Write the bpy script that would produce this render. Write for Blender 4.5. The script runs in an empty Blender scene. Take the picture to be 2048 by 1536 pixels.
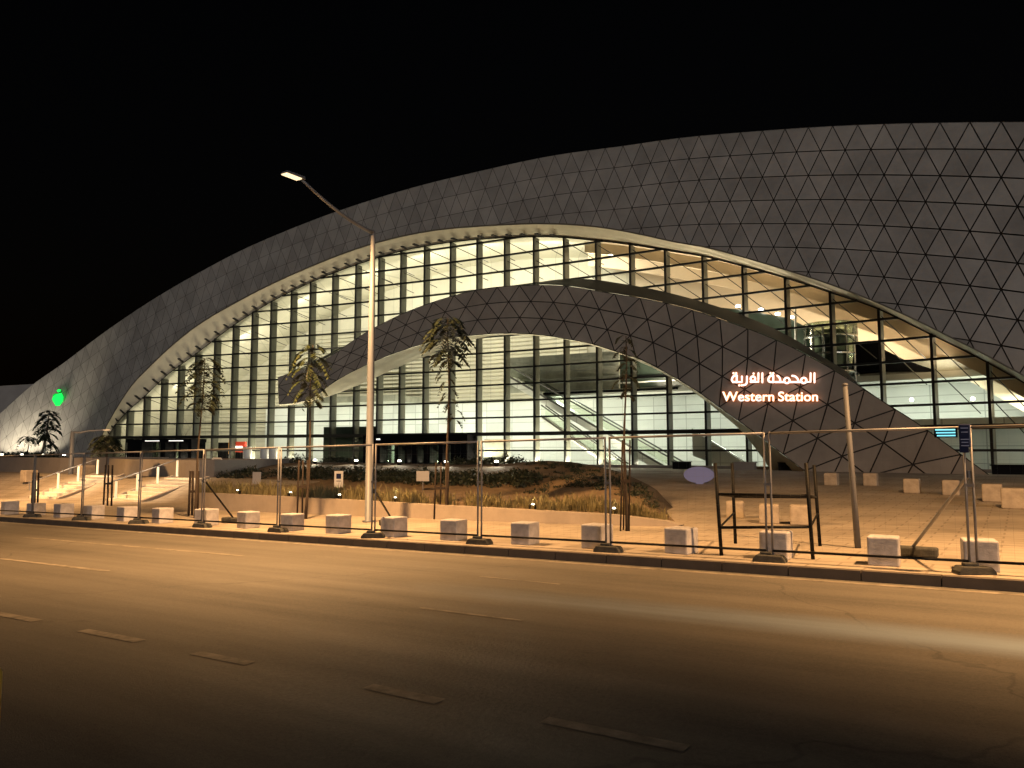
import bpy, math, random
import numpy as np
from mathutils import Vector, Matrix
random.seed(7)
sc = bpy.context.scene
COL = sc.collection
R = math.radians

# ------------------------------------------------------------------ camera model
F = 1540.0                      # focal length in photo pixels (2048 x 1536)
PITCH = math.atan(134.0 / F)
CZ = 1.8
cp, sp = math.cos(PITCH), math.sin(PITCH)
def pix(px, py):
    dx = (px - 1024) / F; dz = (768 - py) / F
    Y = cp - dz * sp; Z = sp + dz * cp
    return dx / Y, Z / Y
def unpix(u, w):                # back to photo pixels
    d = w; Yc = cp + d * sp; Zc = -sp + d * cp
    return 1024 + F * u / Yc, 768 - F * Zc / Yc
cam_d = bpy.data.cameras.new('camera'); cam = bpy.data.objects.new('camera', cam_d); COL.objects.link(cam)
cam_d.sensor_width = 36; cam_d.lens = F / 2048 * 36; cam_d.clip_end = 3000; cam_d.clip_start = .05
cam.location = (0, 0, CZ); cam.rotation_euler = (R(90) + PITCH, 0, 0)
sc.camera = cam

# road frame: t runs along the kerb to the right, n across it towards the station
AR = R(33.5); ca, sa = math.cos(AR), math.sin(AR)
def W(t, n, z=0.0): return Vector((ca * t + sa * n, -sa * t + ca * n, z))
def TN(x, y): return ca * x - sa * y, sa * x + ca * y
GR = .0175; KERB = 11.95; PLAZA = .48
def sstep(x): x = max(0., min(1., x)); return x * x * (3 - 2 * x)
def mix(a, b, k): return a + (b - a) * k
def gz(t, n):
    b = GR * max(-75, min(75, t))
    if n < KERB: return b
    k = sstep((-20 - t) / 7)
    n0 = mix(17, 19.2, k); n1 = mix(40, 22.4, k)
    return mix(b + .14, PLAZA, sstep((n - n0) / (n1 - n0)))
def gp(px, py, dz=0.0):
    u, w = pix(px, py)
    z = 0.
    for _ in range(40):
        Y = (z + dz - CZ) / w
        t, n = TN(u * Y, Y); z = .5 * z + .5 * gz(t, n)
    return Vector((u * Y, Y, z + dz))
def at_n(px, n):                # ground point of picture column px on the line n
    u = (px - 1024) / F
    Y = n / (sa * u + ca); t, _ = TN(u * Y, Y)
    return t
# facade: plan depth for a level column u, slightly concave plan
def qf(p): return 6.08 + .00217 * (p - 330) + 7.92e-7 * (p - 330) * (p - 1040)
def dep(u): return 510.0 / qf(max(-700, min(2900, 1024 + F * u)))
def P(px, py, s=0.0):
    u, w = pix(px, py); Y = dep(u) + s
    return Vector((u * Y, Y, CZ + w * Y))
def PU(u, z, s=0.0):
    Y = dep(u) + s
    return Vector((u * Y, Y, z))
NIN = Vector((.50, .866, 0))    # into the building
def IN(p, d): return p + NIN * d

# ------------------------------------------------------------------ traced curves (photo pixels)
def crv(pts):
    xs = [p[0] for p in pts]; ys = [p[1] for p in pts]; n = len(pts)
    m = []
    for i in range(n):
        if i == 0: m.append((ys[1] - ys[0]) / (xs[1] - xs[0]))
        elif i == n - 1: m.append((ys[-1] - ys[-2]) / (xs[-1] - xs[-2]))
        else:
            a = (ys[i] - ys[i-1]) / (xs[i] - xs[i-1]); b = (ys[i+1] - ys[i]) / (xs[i+1] - xs[i])
            m.append((a * (xs[i+1] - xs[i]) + b * (xs[i] - xs[i-1])) / (xs[i+1] - xs[i-1]))
    def f(x):
        if x <= xs[0]: return ys[0] + m[0] * (x - xs[0])
        if x >= xs[-1]: return ys[-1] + m[-1] * (x - xs[-1])
        i = 0
        while x > xs[i+1]: i += 1
        h = xs[i+1] - xs[i]; t = (x - xs[i]) / h
        return ((2*t**3 - 3*t*t + 1) * ys[i] + (t**3 - 2*t*t + t) * h * m[i] + (3*t*t - 2*t**3) * ys[i+1] + (t**3 - t*t) * h * m[i+1])
    return f
RL = crv([(-160, 985), (-60, 880), (0, 827), (68, 767), (120, 731), (205, 667), (301, 602), (400, 544), (485, 499.5), (571, 462), (656, 429),
          (742, 400), (844, 370), (947, 345), (1100, 312), (1250, 291), (1348, 277), (1519, 261.5), (1690, 250.5), (1861, 245), (2048, 243), (2250, 246), (2500, 256)])
OE = crv([(150, 985), (191, 900), (205, 868), (222, 836), (256, 781), (307, 726), (376, 665), (478, 602), (605, 540.5), (742, 489), (844, 465), (981, 451.5), (1100, 448),
          (1200, 455), (1280, 469), (1348, 484), (1416, 496), (1485, 514.5), (1587, 545), (1690, 580), (1792, 622), (1895, 671.7), (1997, 724), (2048, 752), (2200, 842), (2400, 985)])
GE = crv([(170, 985), (200, 905), (222, 862), (239, 839), (290, 791), (325, 757), (393, 706), (468, 649), (543.5, 602), (622, 563.5), (707.6, 530), (803, 501), (902, 483),
          (1015, 474), (1100, 472.5), (1192, 480), (1260, 488), (1348, 502), (1404, 511), (1485, 531), (1568, 554), (1659, 583), (1753, 615), (1857, 665), (1970, 721), (2048, 764), (2200, 855), (2380, 985)])
AT = crv([(556, 754.6), (570, 750), (637, 725), (739, 661), (807.6, 626.5), (876, 601), (944, 582), (1047, 570.5), (1132, 572), (1207.6, 584), (1293, 598), (1378.5, 618),
          (1464, 646), (1519, 666), (1587, 695.7), (1642, 725), (1707, 764), (1765, 802), (1833, 845), (1902, 894), (1946, 926), (1990, 958), (2030, 985)])
AB = crv([(558, 809), (585, 806), (620, 799), (664, 767), (739, 727), (807.6, 700), (869, 682), (944, 671), (1013, 667), (1064, 668.5), (1132, 678), (1194, 691),
          (1228, 702), (1283, 720), (1327, 742.7), (1395.6, 783.7), (1447, 821), (1502, 860), (1553, 899), (1601, 936), (1618, 949), (1655, 980)])
AR_ = crv([(556, 760), (739, 668), (944, 588), (1040, 573), (1054, 570), (1105, 560), (1173.5, 558), (1242, 567), (1327, 583), (1413, 606), (1481, 629), (1549.5, 658), (1600, 684.6), (1645, 714), (1697, 747), (1712, 764), (1765, 806), (1990, 965), (2030, 990)])
AS = crv([(560, 812), (600, 808), (643.6, 797), (736, 762), (790.5, 737), (842, 716), (893, 700), (948, 679), (1013, 670), (1064, 671), (1194, 694), (1327, 747), (1395, 790), (1447, 831), (1491.6, 872), (1519, 907.6), (1546, 947), (1568, 980)])

# ------------------------------------------------------------------ materials
MATS = {}
def island_tone(m, amt):
    nt = m.node_tree; b = nt.nodes['Principled BSDF']; src = b.inputs['Base Color'].links[0].from_socket
    g = nt.nodes.new('ShaderNodeNewGeometry'); mr = nt.nodes.new('ShaderNodeMapRange'); mr.inputs[3].default_value = 1 - amt; mr.inputs[4].default_value = 1 + amt
    nt.links.new(g.outputs['Random Per Island'], mr.inputs[0]); mx = nt.nodes.new('ShaderNodeMix'); mx.data_type = 'RGBA'; mx.blend_type = 'MULTIPLY'; mx.inputs[0].default_value = 1
    nt.links.new(src, mx.inputs[6]); nt.links.new(mr.outputs[0], mx.inputs[7]); nt.links.new(mx.outputs[2], b.inputs['Base Color'])
def mat(name, col, rough=.6, metal=0., var=0., vscale=4., bump=0., bscale=60., emis=None, estr=1., spec=.5, coords='Object'):
    m = bpy.data.materials.new(name); m.use_nodes = True; nt = m.node_tree; b = nt.nodes['Principled BSDF']
    b.inputs['Base Color'].default_value = (*col, 1); b.inputs['Roughness'].default_value = rough
    b.inputs['Metallic'].default_value = metal; b.inputs['Specular IOR Level'].default_value = spec
    tc = nt.nodes.new('ShaderNodeTexCoord')
    if var:
        n1 = nt.nodes.new('ShaderNodeTexNoise'); n1.inputs['Scale'].default_value = vscale; n1.inputs['Detail'].default_value = 6; n1.inputs['Roughness'].default_value = .65
        nt.links.new(tc.outputs[coords], n1.inputs['Vector'])
        rp = nt.nodes.new('ShaderNodeValToRGB'); rp.color_ramp.elements[0].position = .3; rp.color_ramp.elements[1].position = .7
        rp.color_ramp.elements[0].color = (*[c * (1 - var) for c in col], 1); rp.color_ramp.elements[1].color = (*[min(1, c * (1 + var)) for c in col], 1)
        nt.links.new(n1.outputs['Fac'], rp.inputs['Fac']); nt.links.new(rp.outputs['Color'], b.inputs['Base Color'])
    if bump:
        n2 = nt.nodes.new('ShaderNodeTexNoise'); n2.inputs['Scale'].default_value = bscale; n2.inputs['Detail'].default_value = 4
        nt.links.new(tc.outputs[coords], n2.inputs['Vector'])
        bp = nt.nodes.new('ShaderNodeBump'); bp.inputs['Strength'].default_value = bump; bp.inputs['Distance'].default_value = .02
        nt.links.new(n2.outputs['Fac'], bp.inputs['Height']); nt.links.new(bp.outputs['Normal'], b.inputs['Normal'])
    if emis:
        b.inputs['Emission Color'].default_value = (*emis, 1); b.inputs['Emission Strength'].default_value = estr
    MATS[name] = m
    return m
M_shell = mat('shell_panel', (.365, .35, .33), .55, var=.2, vscale=.28, bump=.15, bscale=9)
island_tone(M_shell, .13)
M_plain = mat('plain_cladding', (.34, .32, .31), .6, var=.12, vscale=.5)
M_back = mat('joint_dark', (.045, .04, .037), .9)
M_canopy = mat('canopy_panel', (.375, .335, .295), .55, var=.16, vscale=.45, bump=.12, bscale=9)
island_tone(M_canopy, .10)
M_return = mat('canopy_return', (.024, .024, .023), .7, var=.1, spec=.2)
M_rim = mat('rim_metal', (.16, .14, .11), .6, var=.1)
M_soffit = mat('soffit_panel', (.78, .71, .55), .65, var=.10, vscale=.8)
M_mull = mat('mullion_metal', (.012, .012, .011), .4, spec=.5)
M_fin = mat('fin_metal', (.10, .10, .075), .5)
M_white = mat('interior_white', (.72, .74, .70), .6, var=.05, vscale=.6)
M_cream = mat('interior_cream', (.64, .61, .49), .6, var=.09, vscale=.35)
def panelled(m, wd, ht, dark, mort):
    nt = m.node_tree; b = nt.nodes['Principled BSDF']; src = b.inputs['Base Color'].links[0].from_socket; tc = [n for n in nt.nodes if n.type == 'TEX_COORD'][0]
    mp = nt.nodes.new('ShaderNodeMapping'); mp.inputs['Rotation'].default_value = (R(90), 0, 0); nt.links.new(tc.outputs['Object'], mp.inputs['Vector'])
    br = nt.nodes.new('ShaderNodeTexBrick'); br.offset = 0; br.inputs['Scale'].default_value = 1; br.inputs['Brick Width'].default_value = wd; br.inputs['Row Height'].default_value = ht; br.inputs['Mortar Size'].default_value = .03
    br.inputs['Color1'].default_value = (1, 1, 1, 1); br.inputs['Color2'].default_value = (dark, dark, dark, 1); br.inputs['Mortar'].default_value = (mort, mort, mort, 1)
    nt.links.new(mp.outputs[0], br.inputs['Vector']); mx = nt.nodes.new('ShaderNodeMix'); mx.data_type = 'RGBA'; mx.blend_type = 'MULTIPLY'; mx.inputs[0].default_value = 1
    nt.links.new(src, mx.inputs[6]); nt.links.new(br.outputs['Color'], mx.inputs[7]); nt.links.new(mx.outputs[2], b.inputs['Base Color'])
panelled(M_white, 2.6, 1.25, .82, .55); panelled(M_cream, 2.2, 1.6, .86, .7)
M_beige = mat('ceiling_beige', (.58, .47, .33), .6, var=.07, vscale=.4)
M_floor = mat('hall_floor', (.55, .54, .50), .25)
M_dark = mat('dark_panel', (.006, .006, .007), .8, spec=.05)
M_green = mat('dark_green_panel', (.035, .05, .038), .3, var=.3, vscale=1.)
M_greyin = mat('interior_grey', (.30, .31, .26), .5, var=.3, vscale=.9)
M_chrome = mat('brushed_steel', (.6, .62, .6), .25, 1.)
M_conc = mat('cube_concrete', (.41, .40, .425), .85, var=.30, vscale=4, bump=.25, bscale=30)
M_stone = mat('planter_stone', (.36, .31, .26), .8, var=.12, vscale=1.5, bump=.2, bscale=25)
M_dstone = mat('planter_stone_grey', (.20, .18, .165), .75, var=.12, vscale=1.2, bump=.2, bscale=25)
M_step = mat('step_stone', (.80, .74, .64), .65, var=.08, vscale=3)
M_soil = mat('planting_soil', (.18, .125, .07), .95, var=.35, vscale=2.5, bump=.5, bscale=12)
M_mound = mat('mound_ground', (.10, .074, .048), .95, var=.4, vscale=1.5, bump=.6, bscale=8)
M_galv = mat('galvanised_steel', (.22, .22, .235), .5, .3, var=.15, vscale=5)
M_pole = mat('pole_paint', (.135, .15, .18), .5, .0, var=.06, vscale=1.)
M_black = mat('black_steel', (.004, .004, .004), .6, spec=.2, var=.3, vscale=8)
M_rubber = mat('foot_rubber', (.055, .055, .05), .9, var=.4, vscale=12, bump=.4)
M_wood = mat('stake_wood', (.022, .013, .008), .85, var=.3, vscale=8)
M_bark = mat('tree_bark', (.05, .036, .025), .9, var=.3, vscale=12, bump=.5)
M_leaf = mat('tree_leaf', (.030, .042, .015), .5, var=.4, vscale=1.5)
M_leafd = mat('dark_leaf', (.016, .024, .012), .6, var=.4, vscale=1.5)
M_grass = mat('dry_grass', (.19, .165, .075), .8, var=.5, vscale=1.1)
M_paint = mat('road_paint', (.24, .21, .17), .75, var=.55, vscale=5)
M_signw = mat('sign_white', (.62, .62, .62), .5)
M_signg = mat('sign_grey', (.36, .36, .38), .5)
M_led = mat('lamp_lens', (.3, .3, .3), .4, emis=(1, .74, .42), estr=1.6)
M_up = mat('uplight_lens', (.8, .8, .8), .4, emis=(1, .92, .70), estr=12)
M_down = mat('downlight_lens', (.8, .8, .8), .4, emis=(1, .95, .85), estr=9)
M_letter = mat('letter_face', (.9, .9, .9), .4, emis=(1, .93, .86), estr=1.5)
M_halo = mat('letter_halo', (.8, .4, .1), .4, emis=(1, .24, .02), estr=.9)
M_emblem = mat('emblem_green', (.0, .3, .05), .4, emis=(.012, 1, .10), estr=1.15)
M_emblemd = mat('emblem_green_dark', (.0, .3, .05), .4, emis=(.0, .55, .03), estr=.6)
M_cyan = mat('led_cyan', (.1, .5, .6), .4, emis=(.25, .82, 1.), estr=1.)
M_navy = mat('navy_box', (.012, .02, .07), .4)
M_lav = mat('pale_blue_disc', (.21, .26, .62), .6)
M_red = mat('poster_red', (.5, .05, .03), .4, emis=(1, .10, .04), estr=.3)
M_orange = mat('poster_orange', (.5, .25, .05), .4, emis=(1, .5, .16), estr=.75)
M_yellow = mat('yellow_post', (.62, .42, .06), .5)
M_lens2 = mat('step_light', (.8, .8, .8), .4, emis=(1, .82, .55), estr=1.0)
M_white2 = mat('white_paint', (.75, .74, .72), .5)

def glass_mat(name, tint, k=.6):
    m = bpy.data.materials.new(name); m.use_nodes = True; nt = m.node_tree; nt.nodes.clear()
    o = nt.nodes.new('ShaderNodeOutputMaterial'); tr = nt.nodes.new('ShaderNodeBsdfTransparent'); gl = nt.nodes.new('ShaderNodeBsdfGlossy')
    mx = nt.nodes.new('ShaderNodeMixShader'); fr = nt.nodes.new('ShaderNodeFresnel'); mu = nt.nodes.new('ShaderNodeMath'); mu.operation = 'MULTIPLY'; mu.inputs[1].default_value = k
    fr.inputs['IOR'].default_value = 1.45
    tr.inputs['Color'].default_value = (*tint, 1); gl.inputs['Roughness'].default_value = .03
    nt.links.new(fr.outputs[0], mu.inputs[0]); nt.links.new(mu.outputs[0], mx.inputs['Fac'])
    nt.links.new(tr.outputs[0], mx.inputs[1]); nt.links.new(gl.outputs[0], mx.inputs[2]); nt.links.new(mx.outputs[0], o.inputs['Surface'])
    return m
M_glass = glass_mat('curtain_glass', (.94, .96, .92))
M_bal = glass_mat('balustrade_glass', (.62, .70, .62))

def road_mat():
    m = bpy.data.materials.new('asphalt'); m.use_nodes = True; nt = m.node_tree; L = nt.links; b = nt.nodes['Principled BSDF']
    N = lambda t: nt.nodes.new(t)
    tc = N('ShaderNodeTexCoord'); sep = N('ShaderNodeSeparateXYZ'); L.new(tc.outputs['Object'], sep.inputs[0])
    def math_(op, a, bb=None, c=None):
        x = N('ShaderNodeMath'); x.operation = op
        for i, v in enumerate((a, bb, c)):
            if v is None: continue
            if isinstance(v, (int, float)): x.inputs[i].default_value = v
            else: L.new(v, x.inputs[i])
        return x.outputs[0]
    def noise(scale, detail=4, vec=None, rough=.6):
        x = N('ShaderNodeTexNoise'); x.inputs['Scale'].default_value = scale; x.inputs['Detail'].default_value = detail; x.inputs['Roughness'].default_value = rough
        L.new(vec or tc.outputs['Object'], x.inputs['Vector']); return x.outputs['Fac']
    mp = N('ShaderNodeMapping'); mp.inputs['Scale'].default_value = (.12, 1.6, 1); L.new(tc.outputs['Object'], mp.inputs['Vector'])
    streaks = noise(1.0, 6, mp.outputs[0]); blot = noise(.45, 5); fine = noise(90, 3); grit = noise(28, 4)
    base = math_('MULTIPLY_ADD', streaks, .13, .045)
    base = math_('MULTIPLY_ADD', math_('SUBTRACT', blot, .5), .05, base)
    base = math_('MULTIPLY_ADD', math_('SUBTRACT', fine, .5), .11, base)
    lane = math_('SINE', math_('MULTIPLY_ADD', sep.outputs['Y'], 3.4, math_('MULTIPLY', noise(.5, 3), 1.4)))
    base = math_('MULTIPLY_ADD', math_('MULTIPLY', lane, math_('MULTIPLY_ADD', noise(.8, 4), .9, -.1)), .022, base)
    st_ = N('ShaderNodeMapRange'); st_.inputs[1].default_value = .66; st_.inputs[2].default_value = .74; L.new(noise(.9, 5, None, .7), st_.inputs[0])
    base = math_('MULTIPLY_ADD', st_.outputs[0], -.035, base)
    base = math_('MULTIPLY_ADD', math_('SUBTRACT', grit, .5), .08, base)
    # white headlight glare painted into the asphalt as a pale bluish band
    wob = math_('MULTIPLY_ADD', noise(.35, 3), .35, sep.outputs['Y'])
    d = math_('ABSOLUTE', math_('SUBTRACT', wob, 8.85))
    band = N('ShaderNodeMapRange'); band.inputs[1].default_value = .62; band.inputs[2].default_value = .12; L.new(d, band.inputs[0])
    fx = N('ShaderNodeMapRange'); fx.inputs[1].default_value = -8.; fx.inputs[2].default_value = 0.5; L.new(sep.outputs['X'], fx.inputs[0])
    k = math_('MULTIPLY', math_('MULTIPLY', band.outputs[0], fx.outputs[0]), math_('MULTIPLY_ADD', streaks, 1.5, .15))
    # worn coarse patch
    px_, py_ = math_('SUBTRACT', sep.outputs['X'], -4.2), math_('SUBTRACT', sep.outputs['Y'], 5.2)
    rr = math_('ADD', math_('POWER', math_('MULTIPLY', px_, .55), 2), math_('POWER', math_('MULTIPLY', py_, .62), 2))
    rr = math_('ADD', rr, math_('MULTIPLY', math_('SUBTRACT', noise(1.3, 5), .5), 1.6))
    patch = N('ShaderNodeMapRange'); patch.inputs[1].default_value = 1.5; patch.inputs[2].default_value = .3; L.new(rr, patch.inputs[0])
    base = math_('MULTIPLY_ADD', math_('MULTIPLY', patch.outputs[0], grit), .05, base)
    # cracks
    vw = N('ShaderNodeTexVoronoi'); vw.feature = 'DISTANCE_TO_EDGE'; vw.inputs['Scale'].default_value = .11
    nd = N('ShaderNodeTexNoise'); nd.inputs['Scale'].default_value = 1.1; nd.inputs['Detail'].default_value = 5; L.new(tc.outputs['Object'], nd.inputs['Vector'])
    vm = N('ShaderNodeVectorMath'); vm.operation = 'MULTIPLY_ADD'; L.new(nd.outputs['Color'], vm.inputs[0]); vm.inputs[1].default_value = (1.2, 1.2, 0); L.new(tc.outputs['Object'], vm.inputs[2])
    L.new(vm.outputs[0], vw.inputs['Vector'])
    cr = N('ShaderNodeMapRange'); cr.inputs[1].default_value = .001; cr.inputs[2].default_value = .0035; cr.inputs[3].default_value = .68; L.new(vw.outputs['Distance'], cr.inputs[0])
    base = math_('MULTIPLY', math_('MAXIMUM', base, .01), cr.outputs[0])
    c1 = N('ShaderNodeCombineColor'); 
    for i, f_ in enumerate((1.10, 1.0, .84)): L.new(math_('MULTIPLY', base, f_), c1.inputs[i])
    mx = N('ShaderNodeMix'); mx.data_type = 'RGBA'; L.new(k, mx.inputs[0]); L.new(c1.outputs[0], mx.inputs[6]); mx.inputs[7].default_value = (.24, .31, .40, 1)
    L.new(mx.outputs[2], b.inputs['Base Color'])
    rg = math_('MULTIPLY_ADD', streaks, -.25, .82); L.new(rg, b.inputs['Roughness'])
    bp = N('ShaderNodeBump'); bp.inputs['Strength'].default_value = .5; bp.inputs['Distance'].default_value = .012
    L.new(math_('ADD', fine, math_('MULTIPLY', grit, math_('MULTIPLY_ADD', patch.outputs[0], 2.5, .6))), bp.inputs['Height']); L.new(bp.outputs[0], b.inputs['Normal'])
    return m
def pave_mat():
    m = mat('pavement_stone', (.385, .335, .275), .8, var=.27, vscale=.42, bump=.12, bscale=40)
    nt = m.node_tree; L = nt.links; b = nt.nodes['Principled BSDF']; src = b.inputs['Base Color'].links[0].from_socket
    tc = [n for n in nt.nodes if n.type == 'TEX_COORD'][0]
    br = nt.nodes.new('ShaderNodeTexBrick'); br.inputs['Scale'].default_value = 1.; br.inputs['Brick Width'].default_value = .8; br.inputs['Row Height'].default_value = .4
    br.inputs['Mortar Size'].default_value = .02; br.inputs['Color1'].default_value = (1, 1, 1, 1); br.inputs['Color2'].default_value = (.88, .87, .86, 1); br.inputs['Mortar'].default_value = (.64, .62, .60, 1)
    L.new(tc.outputs['Object'], br.inputs['Vector'])
    mx = nt.nodes.new('ShaderNodeMix'); mx.data_type = 'RGBA'; mx.blend_type = 'MULTIPLY'; mx.inputs[0].default_value = 1
    L.new(src, mx.inputs[6]); L.new(br.outputs['Color'], mx.inputs[7]); L.new(mx.outputs[2], b.inputs['Base Color'])
    return m
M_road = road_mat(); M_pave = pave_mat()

# ------------------------------------------------------------------ mesh builder
WL = {}
class MB:
    def __init__(s): s.v = []; s.f = []
    def add(s, vs, fs):
        o = len(s.v); s.v += [Vector(p) for p in vs]; s.f += [tuple(i + o for i in f) for f in fs]; return s
    def poly(s, vs): return s.add(vs, [tuple(range(len(vs)))])
    def strip(s, A, B):
        n = len(A); return s.add(list(A) + list(B), [(i, i + 1, n + i + 1, n + i) for i in range(n - 1)])
    def hexa(s, lo, hi):        # two matching quads (bottom ring, top ring)
        return s.add(list(lo) + list(hi), [(3, 2, 1, 0), (4, 5, 6, 7), (0, 1, 5, 4), (1, 2, 6, 5), (2, 3, 7, 6), (3, 0, 4, 7)])
    def box(s, c, ex, ey, ez):  # centre and three half-extent vectors
        c = Vector(c); ex, ey, ez = Vector(ex), Vector(ey), Vector(ez)
        q = lambda k: [c - ex - ey + ez * k, c + ex - ey + ez * k, c + ex + ey + ez * k, c - ex + ey + ez * k]
        return s.hexa(q(-1), q(1))
    def bar(s, a, b, w, h, up=Vector((0, 0, 1))):
        a, b = Vector(a), Vector(b); d = (b - a); L = d.length; d = d / L
        x = d.cross(up)
        if x.length < 1e-4: x = d.cross(Vector((0, 1, 0)))
        x.normalize(); y = x.cross(d)
        return s.box((a + b) / 2, x * w / 2, d * L / 2, y * h / 2)
    def tube(s, pts, r, n=8, closed=False):
        pts = [Vector(p) for p in pts]; m = len(pts); rr = r if isinstance(r, (list, tuple)) else [r] * m
        o = len(s.v); ref = None
        for i, p in enumerate(pts):
            if closed: d = pts[(i + 1) % m] - pts[i - 1]
            else: d = pts[min(i + 1, m - 1)] - pts[max(i - 1, 0)]
            d.normalize()
            if ref is None: ref = Vector((0, 0, 1)) if abs(d.z) < .9 else Vector((1, 0, 0))
            x = ref.cross(d)
            if x.length < 1e-5: x = Vector((0, 1, 0)).cross(d)
            x.normalize(); y = d.cross(x); ref = y
            for k in range(n):
                a = 2 * math.pi * k / n; s.v.append(p + (x * math.cos(a) + y * math.sin(a)) * rr[i])
        for i in range(m if closed else m - 1):
            j = (i + 1) % m
            for k in range(n):
                l = (k + 1) % n; s.f.append((o + i*n + k, o + i*n + l, o + j*n + l, o + j*n + k))
        if not closed:
            s.f.append(tuple(o + k for k in range(n))[::-1]); s.f.append(tuple(o + (m-1)*n + k for k in range(n)))
        return s
    def lathe(s, c, prof, n=16):
        c = Vector(c); o = len(s.v); m = len(prof)
        for r, z in prof:
            for k in range(n):
                a = 2 * math.pi * k / n; s.v.append(c + Vector((r * math.cos(a), r * math.sin(a), z)))
        for i in range(m - 1):
            for k in range(n):
                l = (k + 1) % n; s.f.append((o + i*n + k, o + i*n + l, o + (i+1)*n + l, o + (i+1)*n + k))
        s.f.append(tuple(o + k for k in range(n))[::-1]); s.f.append(tuple(o + (m-1)*n + k for k in range(n)))
        return s
    def build(s, name, m, parent=None, smooth=False, origin=None, rz=None, bevel=0):
        me = bpy.data.meshes.new(name)
        if origin is None:
            if parent is not None: origin = WL[parent]
            else:
                xs = [v.x for v in s.v]; ys = [v.y for v in s.v]; zs = [v.z for v in s.v]
                origin = Vector(((min(xs) + max(xs)) / 2, (min(ys) + max(ys)) / 2, min(zs)))
        vs = [v - origin for v in s.v]
        if rz: 
            Mi = Matrix.Rotation(-rz, 3, 'Z'); vs = [Mi @ v for v in vs]
        me.from_pydata([tuple(v) for v in vs], [], s.f); me.update()
        if smooth: me.polygons.foreach_set('use_smooth', [True] * len(me.polygons))
        me.materials.append(m)
        o = bpy.data.objects.new(name, me); COL.objects.link(o)
        if parent is not None: o.parent = parent; o.location = origin - WL[parent]; WL[o] = Vector(origin)
        else: o.location = origin; WL[o] = Vector(origin)
        if rz: o.rotation_euler.z = rz
        if bevel:
            b = o.modifiers.new('bevel', 'BEVEL'); b.width = bevel; b.segments = 2; b.limit_method = 'ANGLE'
        return o
def tag(o, label=None, cat=None, group=None, kind=None):
    if label: o['label'] = label
    if cat: o['category'] = cat
    if group: o['group'] = group
    if kind: o['kind'] = kind
    return o
def thing(name, loc, label, cat, group=None):
    o = bpy.data.objects.new(name, None); COL.objects.link(o); o.location = loc; WL[o] = Vector(loc); o.empty_display_size = .2
    return tag(o, label, cat, group)
def lin(a, b, n): return [a + (b - a) * i / (n - 1) for i in range(n)]
def clip_half(poly, p, nrm):    # keep side where (x-p).nrm >= 0, 2-D
    out = []
    for i in range(len(poly)):
        a, b = poly[i], poly[(i + 1) % len(poly)]
        da = (a[0]-p[0])*nrm[0] + (a[1]-p[1])*nrm[1]; db = (b[0]-p[0])*nrm[0] + (b[1]-p[1])*nrm[1]
        if da >= 0: out.append(a)
        if da * db < 0:
            k = da / (da - db); out.append((a[0] + (b[0]-a[0])*k, a[1] + (b[1]-a[1])*k))
    return out
def area2(p): return sum(p[i][0]*p[(i+1) % len(p)][1] - p[(i+1) % len(p)][0]*p[i][1] for i in range(len(p))) / 2
def inset(poly, g):
    if len(poly) < 3: return []
    if area2(poly) < 0: poly = poly[::-1]
    out = list(poly)
    for i in range(len(poly)):
        a, b = poly[i], poly[(i + 1) % len(poly)]; ex, ey = b[0]-a[0], b[1]-a[1]; l = math.hypot(ex, ey)
        if l < 1e-6: continue
        nx, ny = -ey / l, ex / l
        out = clip_half(out, (a[0] + nx * g, a[1] + ny * g), (nx, ny))
        if len(out) < 3: return []
    return out if abs(area2(out)) > 6 else []

# ================================================================== GROUND
def sheet(name, ts, ns, fz, m):
    mb = MB(); vs = [W(t, n, fz(t, n)) for n in ns for t in ts]; k = len(ts)
    mb.add(vs, [(j*k + i, j*k + i + 1, (j+1)*k + i + 1, (j+1)*k + i) for j in range(len(ns) - 1) for i in range(k - 1)])
    return tag(mb.build(name, m, origin=Vector((0, 0, 0)), rz=-AR, smooth=True), kind='structure')
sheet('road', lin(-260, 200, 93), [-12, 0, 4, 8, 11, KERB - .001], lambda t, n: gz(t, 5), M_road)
ts_p = [t for t in lin(-260, -60, 21)] + lin(-58, 40, 99) + lin(44, 200, 20)
sheet('pavement', ts_p, [KERB + .18] + lin(12.4, 42, 75) + [45, 55, 70, 100, 160, 260], lambda t, n: gz(t, max(n, KERB + .01)), M_pave)
sheet('ground', lin(-600, 600, 25), [-500, -200, -80, -12.2], lambda t, n: gz(t, 0) - .05, mat('roadside_ground', (.11, .09, .065), .95, var=.3, vscale=.5))
kb = MB()
for t in lin(-130, 60, 191)[:-1]:
    z0, z1 = GR * max(-75, t), GR * max(-75, t + .99); g = .006
    kb.hexa([W(t + g, KERB, z0 - .1), W(t + .99, KERB, z1 - .1), W(t + .99, KERB + .18, z1 - .1), W(t + g, KERB + .18, z0 - .1)],
            [W(t + g, KERB + .02, z0 + .143), W(t + .99, KERB + .02, z1 + .143), W(t + .99, KERB + .18, z1 + .143), W(t + g, KERB + .18, z0 + .143)])
tag(kb.build('kerb', mat('kerb_stone', (.085, .07, .06), .8, var=.2, vscale=2.), origin=Vector((0, 0, 0))), kind='structure')
def marking(t0, t1, n0, n1, w):
    k = max(2, int((t1 - t0) / 1.5) + 1); A = []; B = []
    for i in range(k):
        f = i / (k - 1); t, n = mix(t0, t1, f), mix(n0, n1, f); z = GR * max(-75, t) + .005
        A.append(W(t, n - w/2, z)); B.append(W(t, n + w/2, z))
    mb = MB().strip(A, B)
    tag(mb.build('road_marking', M_paint, origin=Vector((0, 0, 0))), kind='structure')
marking(-120, 50, KERB - .22, KERB - .22, .13)
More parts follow.
